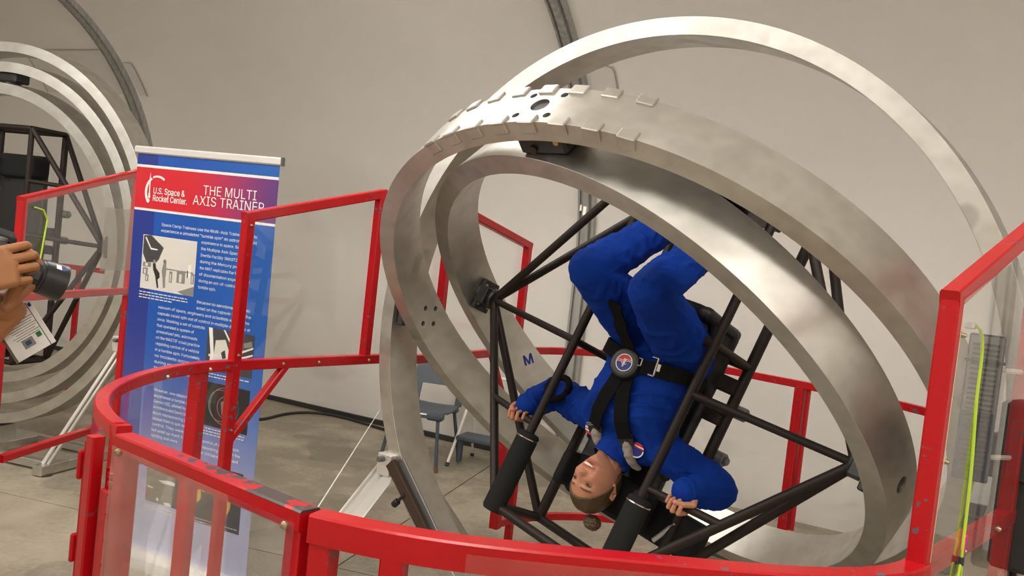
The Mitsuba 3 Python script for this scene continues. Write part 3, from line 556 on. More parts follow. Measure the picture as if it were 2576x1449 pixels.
# ------------------------------------------------------------------ roll-up banner
BN = thing('rollup_banner', 'tall blue and red roll-up banner headed THE MULTI AXIS TRAINER', 'banner')
bB, bd, bu = A(-1.7379, 4.2034, .07), A(.9042, -.4271, -.0096), A(-.0073, -.038, .9992); bd = unit(bd); bu = unit(bu - bd * (bu @ bd)); bn = np.cross(bd, bu)
BW, BH = .816, 1.80
def _ban(p, n, uv):
    u, v = uv.x, uv.y
    f = smoothstep(1.15, 0.15, v)
    right = mix(mix((0.009, 0.080, 0.40), (0.014, 0.105, 0.43), smoothstep(.3, .8, u)), (0.42, 0.43, 0.60), f * f * 0.85 + 0.10 * f)
    left = mix((0.016, 0.035, 0.25), (0.10, 0.11, 0.34), f)
    blue = dr.select(u < 0.128, left, right)
    band = mix((0.60, 0.016, 0.030), (0.10, 0.04, 0.20), smoothstep(.30, .86, u))
    c = dr.select((v > 1.552) & (v < 1.735), band, blue)
    w = ((v > 1.735) & (v < 1.747)) | ((v > 1.541) & (v < 1.552))
    return dr.select(w, mi.Color3f(0.80, 0.80, 0.78), c)
paint('m_banner', proc(_ban), 0.35, 0.0, 0.5)
V, Fc, UVs = [], [], []
for a, b in ((0, 0), (BW, 0), (BW, BH), (0, BH)): V.append(bB + bd * a + bu * b); UVs.append((a, b))
for a, b in ((0, 0), (BW, 0), (BW, BH), (0, BH)): V.append(bB + bd * a + bu * b - bn * .0012); UVs.append((a, b))
Fc = [[0, 1, 2], [0, 2, 3], [6, 5, 4], [7, 6, 4]] + [f for i in range(4) for f in ([i, i + 4, (i + 1) % 4], [(i + 1) % 4, i + 4, (i + 1) % 4 + 4])]
put(BN + '__printed_sheet', trimesh.Trimesh(np.array(V), Fc, process=False), 'm_banner', uv=np.array(UVs))
put(BN + '__top_rail', extr(rbox(.02, .034, .006), bB + bd * -.012 + bu * (BH + .012), bB + bd * (BW + .012) + bu * (BH + .012), bu), 'm_bright_aluminium')
put(BN + '__top_rail__end_cap', block(bB + bd * (BW + .014) + bu * (BH + .012), (.006, .022, .036), [bd, bn, bu], .001), 'm_grey_metal')
put(BN + '__base', extr(sg.Polygon([(-.07, -.035), (.07, -.035), (.07, -.02), (.045, .03), (.01, .04), (-.03, .035), (-.06, .01), (-.07, -.02)]), A(*(bB[:2] - bd[:2] * .015), .035), A(*(bB[:2] + bd[:2] * (BW + .015)), .035), UP), 'm_bright_aluminium')
put(BN + '__pole', cyl(bB + bd * BW / 2 - bn * .03, bB + bd * BW / 2 - bn * .03 + bu * (BH + .01), .011, 14), 'm_bright_aluminium')
for q in (.14, .68): put(BN + '__foot', block(A(*(bB + bd * q + bn * .05)[:2], .006), (.05, .36, .012), [A(bd[0], bd[1], 0), A(bn[0], bn[1], 0), UP], .002), 'm_bright_aluminium')
def flat(key, uvs, mat, lv=1, t=.0004):
    p = uvs if isinstance(uvs, (sg.Polygon, sg.MultiPolygon)) else sg.Polygon(uvs)
    m = cat([trimesh.creation.extrude_polygon(g, t, engine='earcut') for g in getattr(p, 'geoms', [p])])
    return put(key, place(m, bB + bn * (.0002 + .0004 * lv), bd, bu, bn), mat)
def text(u0, u1, v, h, s, mat='m_print_white', bold=False, key='text_line'):
    m = meshkit.text_mesh(s, h, .0004, bold); b = m.bounds; 
    if u1: m.vertices[:, 0] = (m.vertices[:, 0] - b[0][0]) * (u1 - u0) / (b[1][0] - b[0][0])
    return put(BN + '__' + key, place(m, bB + bd * u0 + bu * v + bn * .0006, bd, bu, bn), mat)
text(.408, .706, 1.641, .041, 'THE MULTI', key='heading'); text(.352, .752, 1.594, .041, 'AXIS TRAINER', key='heading')
text(.112, .302, 1.622, .0265, 'U.S. Space &', bold=True, key='logo_text'); text(.112, .318, 1.589, .0265, 'Rocket Center.', bold=True, key='logo_text')
flat(BN + '__logo_rocket', [(.083, 1.585), (.089, 1.598), (.081, 1.60), (.0845, 1.625), (.0845, 1.69), (.088, 1.715), (.0915, 1.69), (.0915, 1.625), (.096, 1.60), (.089, 1.598), (.094, 1.585)][:1] + [(.087, 1.598), (.080, 1.603), (.0845, 1.628), (.0845, 1.69), (.088, 1.716), (.0915, 1.69), (.0915, 1.628), (.096, 1.603), (.089, 1.598), (.093, 1.585)], 'm_print_white')
arc = lambda cx, cy, r0, r1, a0, a1, n=20, dx=0, dy=0: sg.Polygon([(cx + r0 * math.cos(t), cy + r0 * math.sin(t)) for t in np.linspace(a0, a1, n)] + [(cx + dx + r1 * math.cos(t), cy + dy + r1 * math.sin(t)) for t in np.linspace(a1, a0, n)])
flat(BN + '__logo_arc', arc(.135, 1.628, .0755, .0675, 2.15, 3.9, dx=.006), 'm_print_white'); flat(BN + '__logo_arc', arc(.135, 1.628, .0755, .066, .95, 2.0, dx=-.002), 'm_print_white')
LH = .0132
P1 = [(.177, .728, 'Space Camp Trainees use the Multi-Axis Trainer (MAT) to'), (.177, .728, 'experience a simulated "tumble spin" an astronaut might')]
for i, (a, b, s) in enumerate(P1): text(a, b, 1.482 - i * .0262, LH, s)
for i, (w, s) in enumerate([(.276, 'experience in space. Based on'), (.268, 'the Multiple Axis Space Test'), (.276, 'Inertia Facility (MASTIF) used'), (.272, 'during the Mercury program,'), (.258, 'the MAT replicates the feeling'), (.285, 'of disorientation experienced'), (.214, 'during an out-of-control'), (.102, 'tumble spin.')]): text(.420, .420 + w, 1.4285 - i * .0281, LH, s)
text(.420, .720, 1.166, LH, 'Because no aerodynamic forces'); text(.420, .728, 1.139, LH, 'acted on the capsule while in the')
for i, (w, s) in enumerate([(.53, 'vacuum of space, engineers and scientists worried the'), (.538, 'capsule could spin out of control in multiple directions at'), (.285, 'once. Working a set of controls'), (.224, 'that operated a system of'), (.246, 'pressurized jets, astronauts'), (.262, 'on the MASTIF could practice'), (.262, 'regaining control of a vehicle'), (.272, 'in a tumble spin. Fortunately,'), (.24, 'no incidents occurred'), (.25, 'during space flight, so'), (.235, 'the training was'), (.115, 'discontinued.')]): text(.192, .192 + w, 1.112 - i * .0276, LH, s)
for i, (w, s) in enumerate([(.235, 'However, one mission did'), (.235, 'experience a tumble spin.'), (.235, 'Gemini VIII, piloted by Neil'), (.225, 'Armstrong and David Scott'), (.225, 'stuck maneuvering jets'), (.225, 'caused them to spin out of'), (.19, 'control. They were'), (.215, 'but used up much fuel'), (.16, 'rotating and were')]): text(.206, .206 + w, .736 - i * .0262, LH, s)
for i, (w, s) in enumerate([(.245, 'in control of the capsule,'), (.25, 'maneuvering program the'), (.24, 'the mission ended')]): text(.480, .480 + w, .560 - i * .0262, LH, s)
def caption(u0, u1, v, n):
    r = random.Random(int(v * 1000))
    for i in range(n):
        u = u0; bars = []
        while u < u1 - (.0 if i < n - 1 else .1):
            w = r.uniform(.008, .026); bars.append(sg.box(u, v - i * .0125, min(u + w, u1), v - i * .0125 + .005)); u += w + .0045
        flat(BN + '__caption_line', sg.MultiPolygon(bars), 'm_print_light')
caption(.068, .365, 1.172, 3); caption(.49, .745, .868, 2); caption(.49, .745, .625, 3); caption(.20, .45, .205, 2); caption(.47, .745, .215, 2)
def skewed(u0, u1, v0, v1): return sg.box(u0, v0, u1, v1)
# picture 1: two men in a bright hangar with a dark rig
k = flat(BN + '__photo', sg.box(.070, 1.190, .396, 1.434), 'm_print_light')
F = lambda pts, m, lv=2, key=k: flat(key + '__shape', pts, m, lv)
F([(.075, 1.43), (.12, 1.434), (.20, 1.385), (.175, 1.33), (.16, 1.315), (.10, 1.31), (.075, 1.35)], 'm_print_dark'); F([(.09, 1.425), (.125, 1.378), (.165, 1.375), (.165, 1.37), (.122, 1.37), (.084, 1.42)], 'm_print_white', 3)
F([(.14, 1.31), (.156, 1.315), (.162, 1.29), (.185, 1.27), (.188, 1.25), (.176, 1.24), (.184, 1.205), (.176, 1.20), (.166, 1.235), (.16, 1.255), (.146, 1.28)], 'm_print_black'); F(sg.Point(.150, 1.318).buffer(.009), 'm_print_grey', 3)
F([(.205, 1.315), (.222, 1.32), (.225, 1.28), (.222, 1.245), (.226, 1.208), (.212, 1.206), (.206, 1.25), (.198, 1.28)], 'm_print_grey'); F(sg.Point(.213, 1.325).buffer(.009), 'm_print_olive', 3)
F([(.355, 1.325), (.37, 1.33), (.372, 1.30), (.366, 1.27), (.356, 1.27)], 'm_print_white'); F([(.35, 1.30), (.356, 1.30), (.356, 1.268), (.35, 1.268)], 'm_print_dark')
for x, y, w, h in ((.082, 1.255, .03, .03), (.10, 1.225, .02, .03), (.245, 1.235, .018, .05), (.29, 1.24, .05, .05), (.375, 1.245, .018, .045), (.08, 1.29, .05, .02), (.225, 1.29, .16, .006)): F(sg.box(x, y, x + w, y + h), 'm_print_grey'); F(sg.box(x + w * .3, y + .004, x + w * .6, y + h * .8), 'm_print_light', 3)
F([(.30, 1.20), (.396, 1.235), (.396, 1.19), (.34, 1.19)], 'm_print_grey')
# picture 2: seated figure among white struts
k = flat(BN + '__photo', sg.box(.496, .885, .757, 1.071), 'm_print_dark')
F2 = lambda pts, m, lv=2: flat(k + '__shape', pts, m, lv)
for pts in ([(.50, 1.071), (.522, 1.071), (.54, .96), (.535, .89), (.515, .89), (.52, .96)], [(.585, 1.071), (.595, 1.071), (.65, 1.0), (.645, .992)], [(.67, .985), (.755, 1.02), (.755, 1.012), (.672, .975)], [(.67, .96), (.755, .99), (.755, .982), (.67, .95)], [(.51, .955), (.64, .965), (.64, .955), (.51, .945)]): F2(pts, 'm_print_white')
F2([(.545, 1.02), (.60, 1.03), (.625, .98), (.62, .90), (.53, .89), (.54, .96)], 'm_print_light'); F2(sg.Point(.585, 1.0).buffer(.016), 'm_print_light', 3); F2([(.58, .97), (.60, .985), (.61, .95), (.59, .945)], 'm_print_dark', 3); F2([(.70, 1.03), (.745, 1.045), (.75, 1.02), (.705, 1.01)], 'm_print_grey')
# picture 3: dark, thin bright rings
k = flat(BN + '__photo', sg.box(.490, .64, .757, .833), 'm_print_black')
for cx, cy, r in ((.62, .74, .082), (.60, .74, .07), (.63, .735, .05)): flat(k + '__shape', sg.Point(cx, cy).buffer(r, 24).difference(sg.Point(cx + .001, cy).buffer(r - .0022, 24)), 'm_print_grey', 2)
flat(k + '__shape', [(.60, .755), (.625, .77), (.645, .75), (.64, .71), (.61, .70)], 'm_print_olive', 3)
# picture 4 and 5: capsule and parachute
k = flat(BN + '__photo', sg.box(.197, .228, .472, .402), 'm_print_olive')
for pts in ([(.27, .335), (.33, .345), (.37, .343), (.37, .328), (.30, .326)], [(.205, .30), (.24, .295), (.24, .29), (.205, .293)], [(.262, .245), (.272, .255), (.282, .245), (.272, .237)], [(.31, .24), (.35, .245), (.36, .23), (.32, .229)]): flat(k + '__shape', pts, 'm_print_light', 2)
flat(k + '__shape', sg.box(.36, .228, .472, .402), 'm_print_dark', 2); flat(k + '__shape', sg.Point(.455, .33).buffer(.05, 16), 'm_print_light', 3); flat(k + '__shape', [(.44, .30), (.455, .345), (.475, .35), (.475, .305)], 'm_print_red', 4)
k = flat(BN + '__photo', sg.box(.478, .20, .757, .468), 'm_print_dark', 1)
flat(k + '__shape', arc(.64, .315, .06, .038, -1.9, 1.3), 'm_print_yellow', 2); flat(k + '__shape', [(.50, .34), (.525, .355), (.53, .31), (.51, .285)], 'm_print_yellow', 2); flat(k + '__shape', [(.505, .40), (.54, .39), (.545, .34), (.525, .35)], 'm_print_light', 3); flat(k + '__shape', sg.box(.478, .405, .757, .412), 'm_print_light', 2)

# ------------------------------------------------------------------ things by the wall and on the floor
CB = thing('floor_cable', 'dark cable lying along the foot of the tent wall right of the banner', 'cable')
put(CB + '__cord', tube(spline([(-1.98, 7.30, .012), (-1.90, 7.40, .012), (-1.80, 7.68, .012), (-1.62, 7.86, .012), (-1.2, 7.72, .012), (-.6, 7.40, .012)], 30), .011, 8), 'm_baseboard', smooth=True)
CH = thing('plastic_chair', 'slate grey plastic school chair with metal legs by the tent wall', 'chair')
cf = unit(A(-.28, -.96, 0)); cx = A(cf[1], -cf[0], 0); CO = A(-.535, 6.60, 0)
CHm = lambda a, b, c: CO + cx * a + cf * b + UP * c * .90      # a sideways, b forward
def shell(u, v):
    b = .22 - .40 * u; z = .455 - .018 * math.sin(math.pi * u) + .012 * (u < .12) * 0
    return None
W_ = .43
seatg = lambda a, t: CHm(a * (1 - .06 * t), .21 - .42 * t, .45 + .016 * (abs(a) / .21) ** 2.5 - .02 * math.sin(math.pi * min(1, t * 1.1)) - .03 * max(0, 1 - t / .08) ** 2)
def thick(fn, us, vs, nrm_, t):
    a = grid_mesh(fn, us, vs); b = a.copy(); b.vertices = b.vertices + nrm_ * t
    n, m = len(us), len(vs); F = list(a.faces) + [f[::-1] + n * m for f in a.faces]
    bd = [i * m for i in range(n)] + [(n - 1) * m + j for j in range(m)] + [i * m + m - 1 for i in range(n - 1, -1, -1)] + [j for j in range(m - 1, -1, -1)]
    for p, q in zip(bd, bd[1:]): F += [[p, q, q + n * m], [p, q + n * m, p + n * m]]
    return trimesh.Trimesh(np.vstack([a.vertices, b.vertices]), F, process=False)
put(CH + '__seat', thick(seatg, np.linspace(-.215, .215, 15), np.linspace(0, 1, 12), UP, -.014), 'm_chair', smooth=40)
backg = lambda a, t: CHm(a * (1 + .02 * t), -.20 - .11 * t - .04 * (1 - (a / .21) ** 2), .45 + .36 * t)
lowb = lambda a, t: backg(a, .40 + .60 * t)
put(CH + '__backrest', cat([thick(lowb, np.linspace(-.205, .205, 15), np.linspace(0, 1, 7), cf, -.012)] + [thick(lambda a, t, s=s: backg(s * (.145 + .06 * a), .42 * t), np.linspace(0, 1, 4), np.linspace(0, 1, 5), cf, -.014) for s in (-1, 1)]), 'm_chair', smooth=40)
put(CH + '__seat_skirt', cat([block(CHm(s * .15, .17, .42), (.12, .07, .05), [cx, cf, UP], .012) for s in (-1, 1)] + [block(CHm(s * .17, -.16, .425), (.06, .07, .04), [cx, cf, UP], .012) for s in (-1, 1)]), 'm_chair')
for s in (-1, 1):
    for f, y0, y1 in ((1, .17, .225), (-1, -.16, -.24)):
        k = put(CH + '__leg', cyl(CHm(s * .17, y0, .43), CHm(s * .215, y1, .02), .0125, 12), 'm_grey_metal' if False else 'm_chair')
        put(k + '__cap', cyl(CHm(s * .213, y1 * .99, .045), CHm(s * .216, y1, 0), .016, 12), 'm_brown_cap')
put(CH + '__front_rail', cyl(CHm(-.17, .185, .428), CHm(.17, .185, .428), .011, 12), 'm_chrome')
ST = thing('step_stool', 'folding step stool with dark treads and slim white legs beside the chair', 'stool')
sf = unit(A(-.35, -.94, 0)); sx = A(.94, -.35, 0); SO = A(-.06, 6.66, 0); S_ = lambda a, b, c: SO + sx * a + sf * b + UP * c
put(ST + '__tread', block(S_(.0, .02, .20), (.40, .20, .035), [sx, sf, UP], .008), 'm_chair'); put(ST + '__tread', block(S_(.0, -.14, .43), (.37, .16, .035), [sx, sf, UP], .008), 'm_chair')
for s in (-1, 1):
    k = put(ST + '__front_leg', tube([S_(s * .215, .19, .012), S_(s * .20, -.06, .42), S_(s * .19, -.16, .60)], .011, 10), 'm_white'); put(k + '__foot', cyl(S_(s * .215, .195, 0), S_(s * .214, .185, .025), .015, 12), 'm_dark_rubber')
    k = put(ST + '__rear_leg', tube([S_(s * .20, -.24, .012), S_(s * .19, -.14, .44)], .010, 10), 'm_print_light'); put(k + '__foot', cyl(S_(s * .20, -.245, 0), S_(s * .20, -.238, .025), .014, 12), 'm_dark_rubber')
    put(ST + '__tread_bracket', block(S_(s * .18, .06, .10), (.03, .05, .17), [sx, sf, UP], .006), 'm_chair')
put(ST + '__handle', tube([S_(-.19, -.16, .60), S_(-.15, -.17, .64), S_(.15, -.17, .64), S_(.19, -.16, .60)], .011, 10), 'm_white'); put(ST + '__cross_tube', cyl(S_(-.195, -.17, .30), S_(.195, -.17, .30), .008, 10), 'm_print_light')
BX = thing('storage_crate', 'dark grey crate with a handle slot on the floor by the wall at right', 'crate')
bo = A(2.80, 5.42, 0); bxx, byy = A(.884, -.468, 0), A(-.468, -.884, 0)
box_out = mf(block(bo + UP * .19, (.46, .34, .38), [bxx, byy, UP], .02)) - mf(block(bo + UP * .26, (.42, .30, .38), [bxx, byy, UP], .015)) - mf(block(bo + UP * .315 + byy * .16, (.16, .1, .035), [bxx, byy, UP], .012))
put(BX + '__body', tm(box_out), 'm_print_dark'); put(BX + '__label', block(bo + byy * .1725 + UP * .13, (.2, .002, .07), [bxx, byy, UP], .0005), 'm_print_green'); put(BX + '__rim', cat([beam(bo + byy * .175 * s - bxx * .23 + UP * .375, bo + byy * .175 * s + bxx * .23 + UP * .375, .02, .02) for s in (-1, 1)]), 'm_print_dark')
# ------------------------------------------------------------------ people
def head_mesh(scale=1.0, zs=1.0):
    m = trimesh.creation.icosphere(6); d = np.array(m.vertices); p = d * A(.071, .092, .114)
    x, y, z = p.T.copy(); g = lambda v, s: np.exp(-(v / s) ** 2)
    t = np.clip((-.015 - z) / .095, 0, 1); fr = np.clip(y / .05, 0, 1)
    x2 = x * (1 - .24 * t * fr - .10 * t); y2 = np.where(y > 0, y * (1 - .02 * t) + .010 * t, y * (1 - .42 * t)); z2 = z * 1.0
    y2 = np.where(y > 0, y2 - .004 * g(z - .06, .03) * (np.abs(x) < .2), y2)
    ax = np.abs(x); s = np.clip((y - .01) / .03, 0, 1)
    nz = np.interp(z, [-.036, -.028, -.020, .005, .022], [0, .85, 1, .32, 0])
    f = .021 * g(x, .0085 + .003 * (z < -.01)) * nz + .006 * g(ax - .0125, .006) * g(z + .025, .0075)
    f += -.0115 * g(ax - .031, .014) * g(z - .012, .010) + .0045 * g(ax - .030, .018) * g(z - .032, .008)
    f += .0085 * g(ax - .042, .015) * g(z + .022, .015) + .0055 * g(x, .019) * g(z + .047, .0055) + .0065 * g(x, .017) * g(z + .069, .006)
    f += -.0105 * g(x, .0225) * g(z + .0575, .0055) - .003 * g(ax - .031, .006) * g(z + .045, .016) + .009 * g(x, .017) * g(z + .096, .013) - .003 * g(x, .02) * g(z + .081, .005)
    y2 = y2 + f * s
    m.vertices = np.stack([x2, y2, z2 * zs], 1) * scale; return m
def skin_color(v, tone=(0.50, 0.235, 0.145), head=None):
    c = np.tile(A(*tone), (len(v), 1)); n = meshkit.fbm(v * 40, 3)[:, None]; c *= .92 + .16 * n
    if head is not None:
        x, y, z = head.T; ax = np.abs(x); g = lambda a, s: np.exp(-(a / s) ** 2); on = ((y > .04) & (ax < .08) & (np.abs(z) < .13))[:, None]
        lip = np.clip(g(x, .022) ** .5 * (g(z + .048, .0045) + g(z + .0685, .006)), 0, 1)[:, None] * on; c = c * (1 - lip) + A(.42, .10, .085) * lip
        bl = (.55 * g(ax - .042, .018) * g(z + .024, .018) + .35 * g(x, .012) * g(z + .018, .014))[:, None] * on; c = c * (1 - bl) + A(.55, .19, .13) * bl
        bz = .034 - 6.0 * (ax - .026) ** 2
        br = np.clip(g(z - bz, .0038) * np.clip((ax - .011) / .004, 0, 1) * np.clip((.050 - ax) / .006, 0, 1), 0, 1)[:, None] * on; c = c * (1 - .85 * br) + A(.05, .025, .012) * .85 * br
        ld = np.clip(g(z - .0175 + 5 * (ax - .031) ** 2, .0022) * g(ax - .031, .014), 0, 1)[:, None] * on; c = c * (1 - .8 * ld) + A(.06, .03, .02) * .8 * ld
    return np.clip(c, 0, 1)
def hand_man(curl=(55, 75, 45), spread=.004, thumb=1, tcurl=0.0, s=1.0):
    """palm in the xy plane: y from the wrist to the knuckles, +z out of the palm, thumb on the side of sign(thumb) x; metres"""
    parts = [m3.Manifold.batch_hull([ball(A(x, y, 0) * s, r * s) for x, y, r in ((-.030, .040, .0115), (.030, .040, .0115), (-.024, -.035, .013), (.024, -.035, .013), (0, .046, .012), (0, -.04, .014))])]
    L = [(.040, .025, .020), (.044, .028, .022), (.041, .026, .021), (.033, .020, .018)]; tips = []
    for i in range(4):
        x = thumb * (.031 - i * .0205); p = A(x, .046 - (.004 if i in (0,) else .010 if i == 3 else 0), -.001); a = 0
        r = (.0092, .0095, .009, .008)[i]; prev = (p * s, r * s * 1.08)
        for k in range(3):
            a += math.radians(curl[k] + (i - 1.5) * 2); d = A(thumb * spread * (1.5 - i) * 8, math.cos(a), math.sin(a)); d = unit(d)
            p = p + d * L[i][k]; rr = r * (1 - .09 * (k + 1)); parts.append(hull(prev, (p * s, rr * s))); prev = (p * s, rr * s)
        tips.append((p * s, d))
    b = A(thumb * .026, -.018, .006)
    p1 = b + A(thumb * .024, .026, .018); p2 = p1 + A(-thumb * .004 - thumb * .012 * tcurl, .022, .022); p3 = p2 + A(-thumb * .016 - thumb * .008 * tcurl, .012, .014)
    parts += chain((b * s, .0145 * s), (p1 * s, .0115 * s), (p2 * s, .0102 * s), (p3 * s, .0085 * s)); tips.append((p3 * s, unit(p3 - p2)))
    return parts, tips
def mat4(o, x, y, z): M = np.eye(4); M[:3, 0], M[:3, 1], M[:3, 2], M[:3, 3] = x, y, z, o; return M
def xform(man, M): return man.transform(M[:3, :4].tolist())
def smooth_hand(parts, s=1.0): return relax(union(parts), .003 * s, 8)
def wrinkle(m, amp, f, seed=0, stretch=(1, 1, 1)):
    v = np.array(m.vertices); n = np.array(m.vertex_normals); q = v * f * A(*stretch)
    w = 2 * meshkit.fbm(q + 5 * meshkit.noise(v * 9, seed)[:, None] * .12, 3, seed) - 1; r = 1 - np.abs(2 * meshkit.noise(q * 1.7 + 31, seed + 3) - 1)
    m.vertices = v + n * (amp * (w * .9 + .9 * (r ** 3 - .25)))[:, None]; return m

# --- the rider, hanging head down in the cage (built upright in the rider frame, then turned with the cage)
RI = thing('person', 'upside-down smiling rider in a royal blue jumpsuit strapped into the spinning rings', 'person')
X0 = .035
shR, elR, wrR = A(.185, -.03, .222), A(.405, -.085, .258), A(.384, .052, .305)
shL, elL, wrL = A(-.115, -.03, .222), A(-.393, -.11, .222), A(-.352, .052, .308)
hpR, knR, anR = A(.125, -.01, -.105), A(.172, .385, -.205), A(.125, .135, -.48)
hpL, knL, anL = A(-.055, -.01, -.105), A(-.085, .385, -.203), A(-.075, .135, -.478)
def torso(e): return [m3.Manifold.batch_hull([ball((X0 + s * w, y, z), r + e) for s in (-1, 1) for (w, y, z, r) in pr]) for pr in (
    [(.085, -.02, -.105, .095), (.075, -.005, .02, .088)], [(.075, -.005, .02, .088), (.075, .0, .14, .092)], [(.075, .0, .14, .092), (.145, -.03, .222, .055)], [(.145, -.03, .222, .055), (.035, -.025, .275, .05)])]
body = torso(-.02) + chain((shR, .045), (elR, .038), (wrR, .027)) + chain((shL, .045), (elL, .038), (wrL, .027)) + chain((hpR, .075), (knR, .052), (anR, .038)) + chain((hpL, .075), (knL, .052), (anL, .038))
hc = A(X0, .008, .428)
body += [hull(((X0, -.03, .26), .056), ((X0, -.012, .37), .054))]
bod = mf(relax(union(body), .012, 8))
HM = mat4(hc, A(1, 0, 0), A(0, 1, 0), A(0, 0, 1))
ZS_ = .91; hm = head_mesh(1.0, ZS_); ears = []
for s in (-1, 1):
    e = hull((A(s * .072, -.008, .016), .0075), (A(s * .079, -.018, .022), .006), (A(s * .070, -.006, -.024), .006), (A(s * .078, -.020, .004), .006))
    ears.append(e - ball(A(s * .083, -.012, .006), .0075))
head = union([mf(hm)] + ears)
hands = []
grip = [( 1, A(.385, .077, .352), A(1, 0, 0)), (-1, A(-.352, .077, .352), A(1, 0, 0))]
nails = []
for s, o, bx_ in grip:
    Yh = unit(A(-s * .10, .30, .95)); Zh = unit(A(0, 1, 0) - Yh * Yh[1]); Xh = np.cross(Yh, Zh)
    pr, tips = hand_man((62, 88, 62), .002, thumb=-1 if s > 0 else 1, tcurl=1.0, s=.93)
    # bar passes inside the curled fingers
    org = o - Yh * .040 - Zh * .026; Mh = mat4(org, Xh, Yh, Zh)
    if np.linalg.det(Mh[:3, :3]) < 0: Mh[:3, 0] *= -1
    hm_ = smooth_hand(pr); hm_.apply_transform(Mh); hands.append(mf(hm_)); hands.append(hull(((Mh @ A(0, -.036, 0, 1))[:3], .024), ((wrR if s > 0 else wrL), .026)))
    for p, d in tips: nails.append(((Mh @ np.r_[p, 1])[:3], Mh[:3, :3] @ d))
full = tm(union([bod, xform(head, HM)] + hands)); full.merge_vertices(); 
col = skin_color(np.array(full.vertices), (0.50, 0.235, 0.145), (np.array(full.vertices) - hc) / A(1, 1, ZS_))
for p, d in nails:
    q = np.exp(-(np.linalg.norm(np.array(full.vertices) - (p + d * .004), axis=1) / .0075) ** 4)[:, None] * .8; col = col * (1 - q) + A(.62, .16, .24) * q
w = lambda mesh: (mesh.__setattr__('vertices', G.C + np.asarray(mesh.vertices) @ G.M), mesh)[1]
put(RI + '__body', w(full), 'm_skin', smooth=True, color=col)
for s in (-1, 1):
    e = trimesh.creation.icosphere(3); e.vertices = e.vertices * A(.0102, .009, .0029) + hc + A(s * .031, .0742, .0096); put(RI + '__eye', w(e), 'm_eye', smooth=True)
    e = trimesh.creation.icosphere(3); e.vertices = e.vertices * A(.0068, .004, .0029) + hc + A(s * .0305, .0806, .0096); put(RI + f'__eye{"" if s < 0 else "_001"}__iris', w(e), 'm_iris', smooth=True)
a = np.linspace(-.021, .021, 13); V = [A(x, .0905 - 16 * x * x, zz * ZS_) + hc for x in a for zz in (-.0515, -.0605 + .006 * (x / .021) ** 2)]
tt = trimesh.Trimesh(np.array(V), [f for i in range(12) for f in ([2*i, 2*i+1, 2*i+3], [2*i, 2*i+3, 2*i+2])], process=False); put(RI + '__teeth', w(tt), 'm_tooth')
# hair: pulled back cap and a bun
hr_ = trimesh.creation.icosphere(5); hr_.vertices = hr_.vertices * A(.0765, .098, .1195 * ZS_) + A(0, -.004, .001)
pl = trimesh.creation.box(extents=(.4, .4, .4)); 
nv = unit(A(0, .76, -.65)); Mx = mat4(nv * (.012 + .2), *frame(nv)); pl.apply_transform(Mx)
hh = mf(hr_) - mf(pl); hh = tm(hh.refine_to_length(.005)); hh.merge_vertices()
v = np.array(hh.vertices); q = v - A(0, -.03, .12); ang = np.arctan2(q[:, 0], q[:, 1]); hh.vertices = v * (1 + .018 * (meshkit.noise(np.stack([ang * 14, np.linalg.norm(q, axis=1) * 8, ang * 0], 1)) - .4))[:, None] + hc
put(RI + '__hair', w(hh), 'm_hair', smooth=50)
bu_ = trimesh.creation.icosphere(5); v = np.array(bu_.vertices); v *= (1 + .30 * (meshkit.fbm(v * 4 + 3, 3) - .5))[:, None]; bu_.vertices = v * A(.031, .031, .026) + hc + A(.035, -.035, .128)
put(RI + '__hair__bun', w(bu_), 'm_hair', smooth=True)
# jumpsuit
suit = torso(.008) + chain((shR, .066), (elR, .066), (wrR - A(0, 0, .0), .044)) + chain((shL, .066), (elL, .062), (wrL, .044)) + chain((hpR, .100), (knR, .073), (anR, .056)) + chain((hpL, .100), (knL, .073), (anL, .056))
collar = hull(((X0, -.035, .262), .068), ((X0, -.018, .322), .073)) - hull(((X0, -.02, .31), .060), ((X0, .02, .42), .082))
suit += [collar]
sm = relax(union(suit), .0075, 14); sm = wrinkle(sm, .0045, 9, 2, (1, 1, 1.6))
segs = [(hpR, knR), (hpL, knL), (knR, anR), (knL, anL), (shR, elR), (shL, elL), (elR, wrR), (elL, wrL), (A(X0, -.02, -.09), A(X0, -.02, .22))]
v = np.array(sm.vertices); bd_, tt_, aa_, ii_, fd_ = np.full(len(v), 9.), np.zeros(len(v)), np.zeros(len(v)), np.zeros(len(v)), np.zeros(len(v))
for i, (a_, b_) in enumerate(segs):
    L_ = np.linalg.norm(b_ - a_); z_ = (b_ - a_) / L_; xx, yy, _ = frame(z_, (0.3, .9, .2)); t_ = np.clip((v - a_) @ z_, 0, L_); off = v - a_ - t_[:, None] * z_; d_ = np.linalg.norm(off, axis=1) * (.62 if i == 8 else 1)
    k_ = d_ < bd_; bd_[k_] = d_[k_]; tt_[k_] = t_[k_]; ii_[k_] = i; aa_[k_] = np.arctan2(off @ yy, off @ xx)[k_]; fd_[k_] = np.clip(np.minimum(t_, L_ - t_) / .05, 0, 1)[k_] ** 2
q_ = np.stack([tt_ * 24 + 1.6 * np.sin(aa_ * 1.0 + ii_) + 1.8 * meshkit.noise(v * 5, 9), np.cos(aa_) * 1.0 + ii_ * 9, np.sin(aa_) * 1.0], 1)
r_ = 1 - np.abs(2 * meshkit.noise(q_, 21) - 1); am = .35 + .9 * meshkit.noise(v * 8, 33)
sm.vertices = v + np.array(sm.vertex_normals) * (.0125 * fd_ * am * (r_ ** 3 - .25))[:, None]; su = np.array(sm.vertices)
put(RI + '__jumpsuit', w(sm.copy()), 'm_suit', smooth=True)
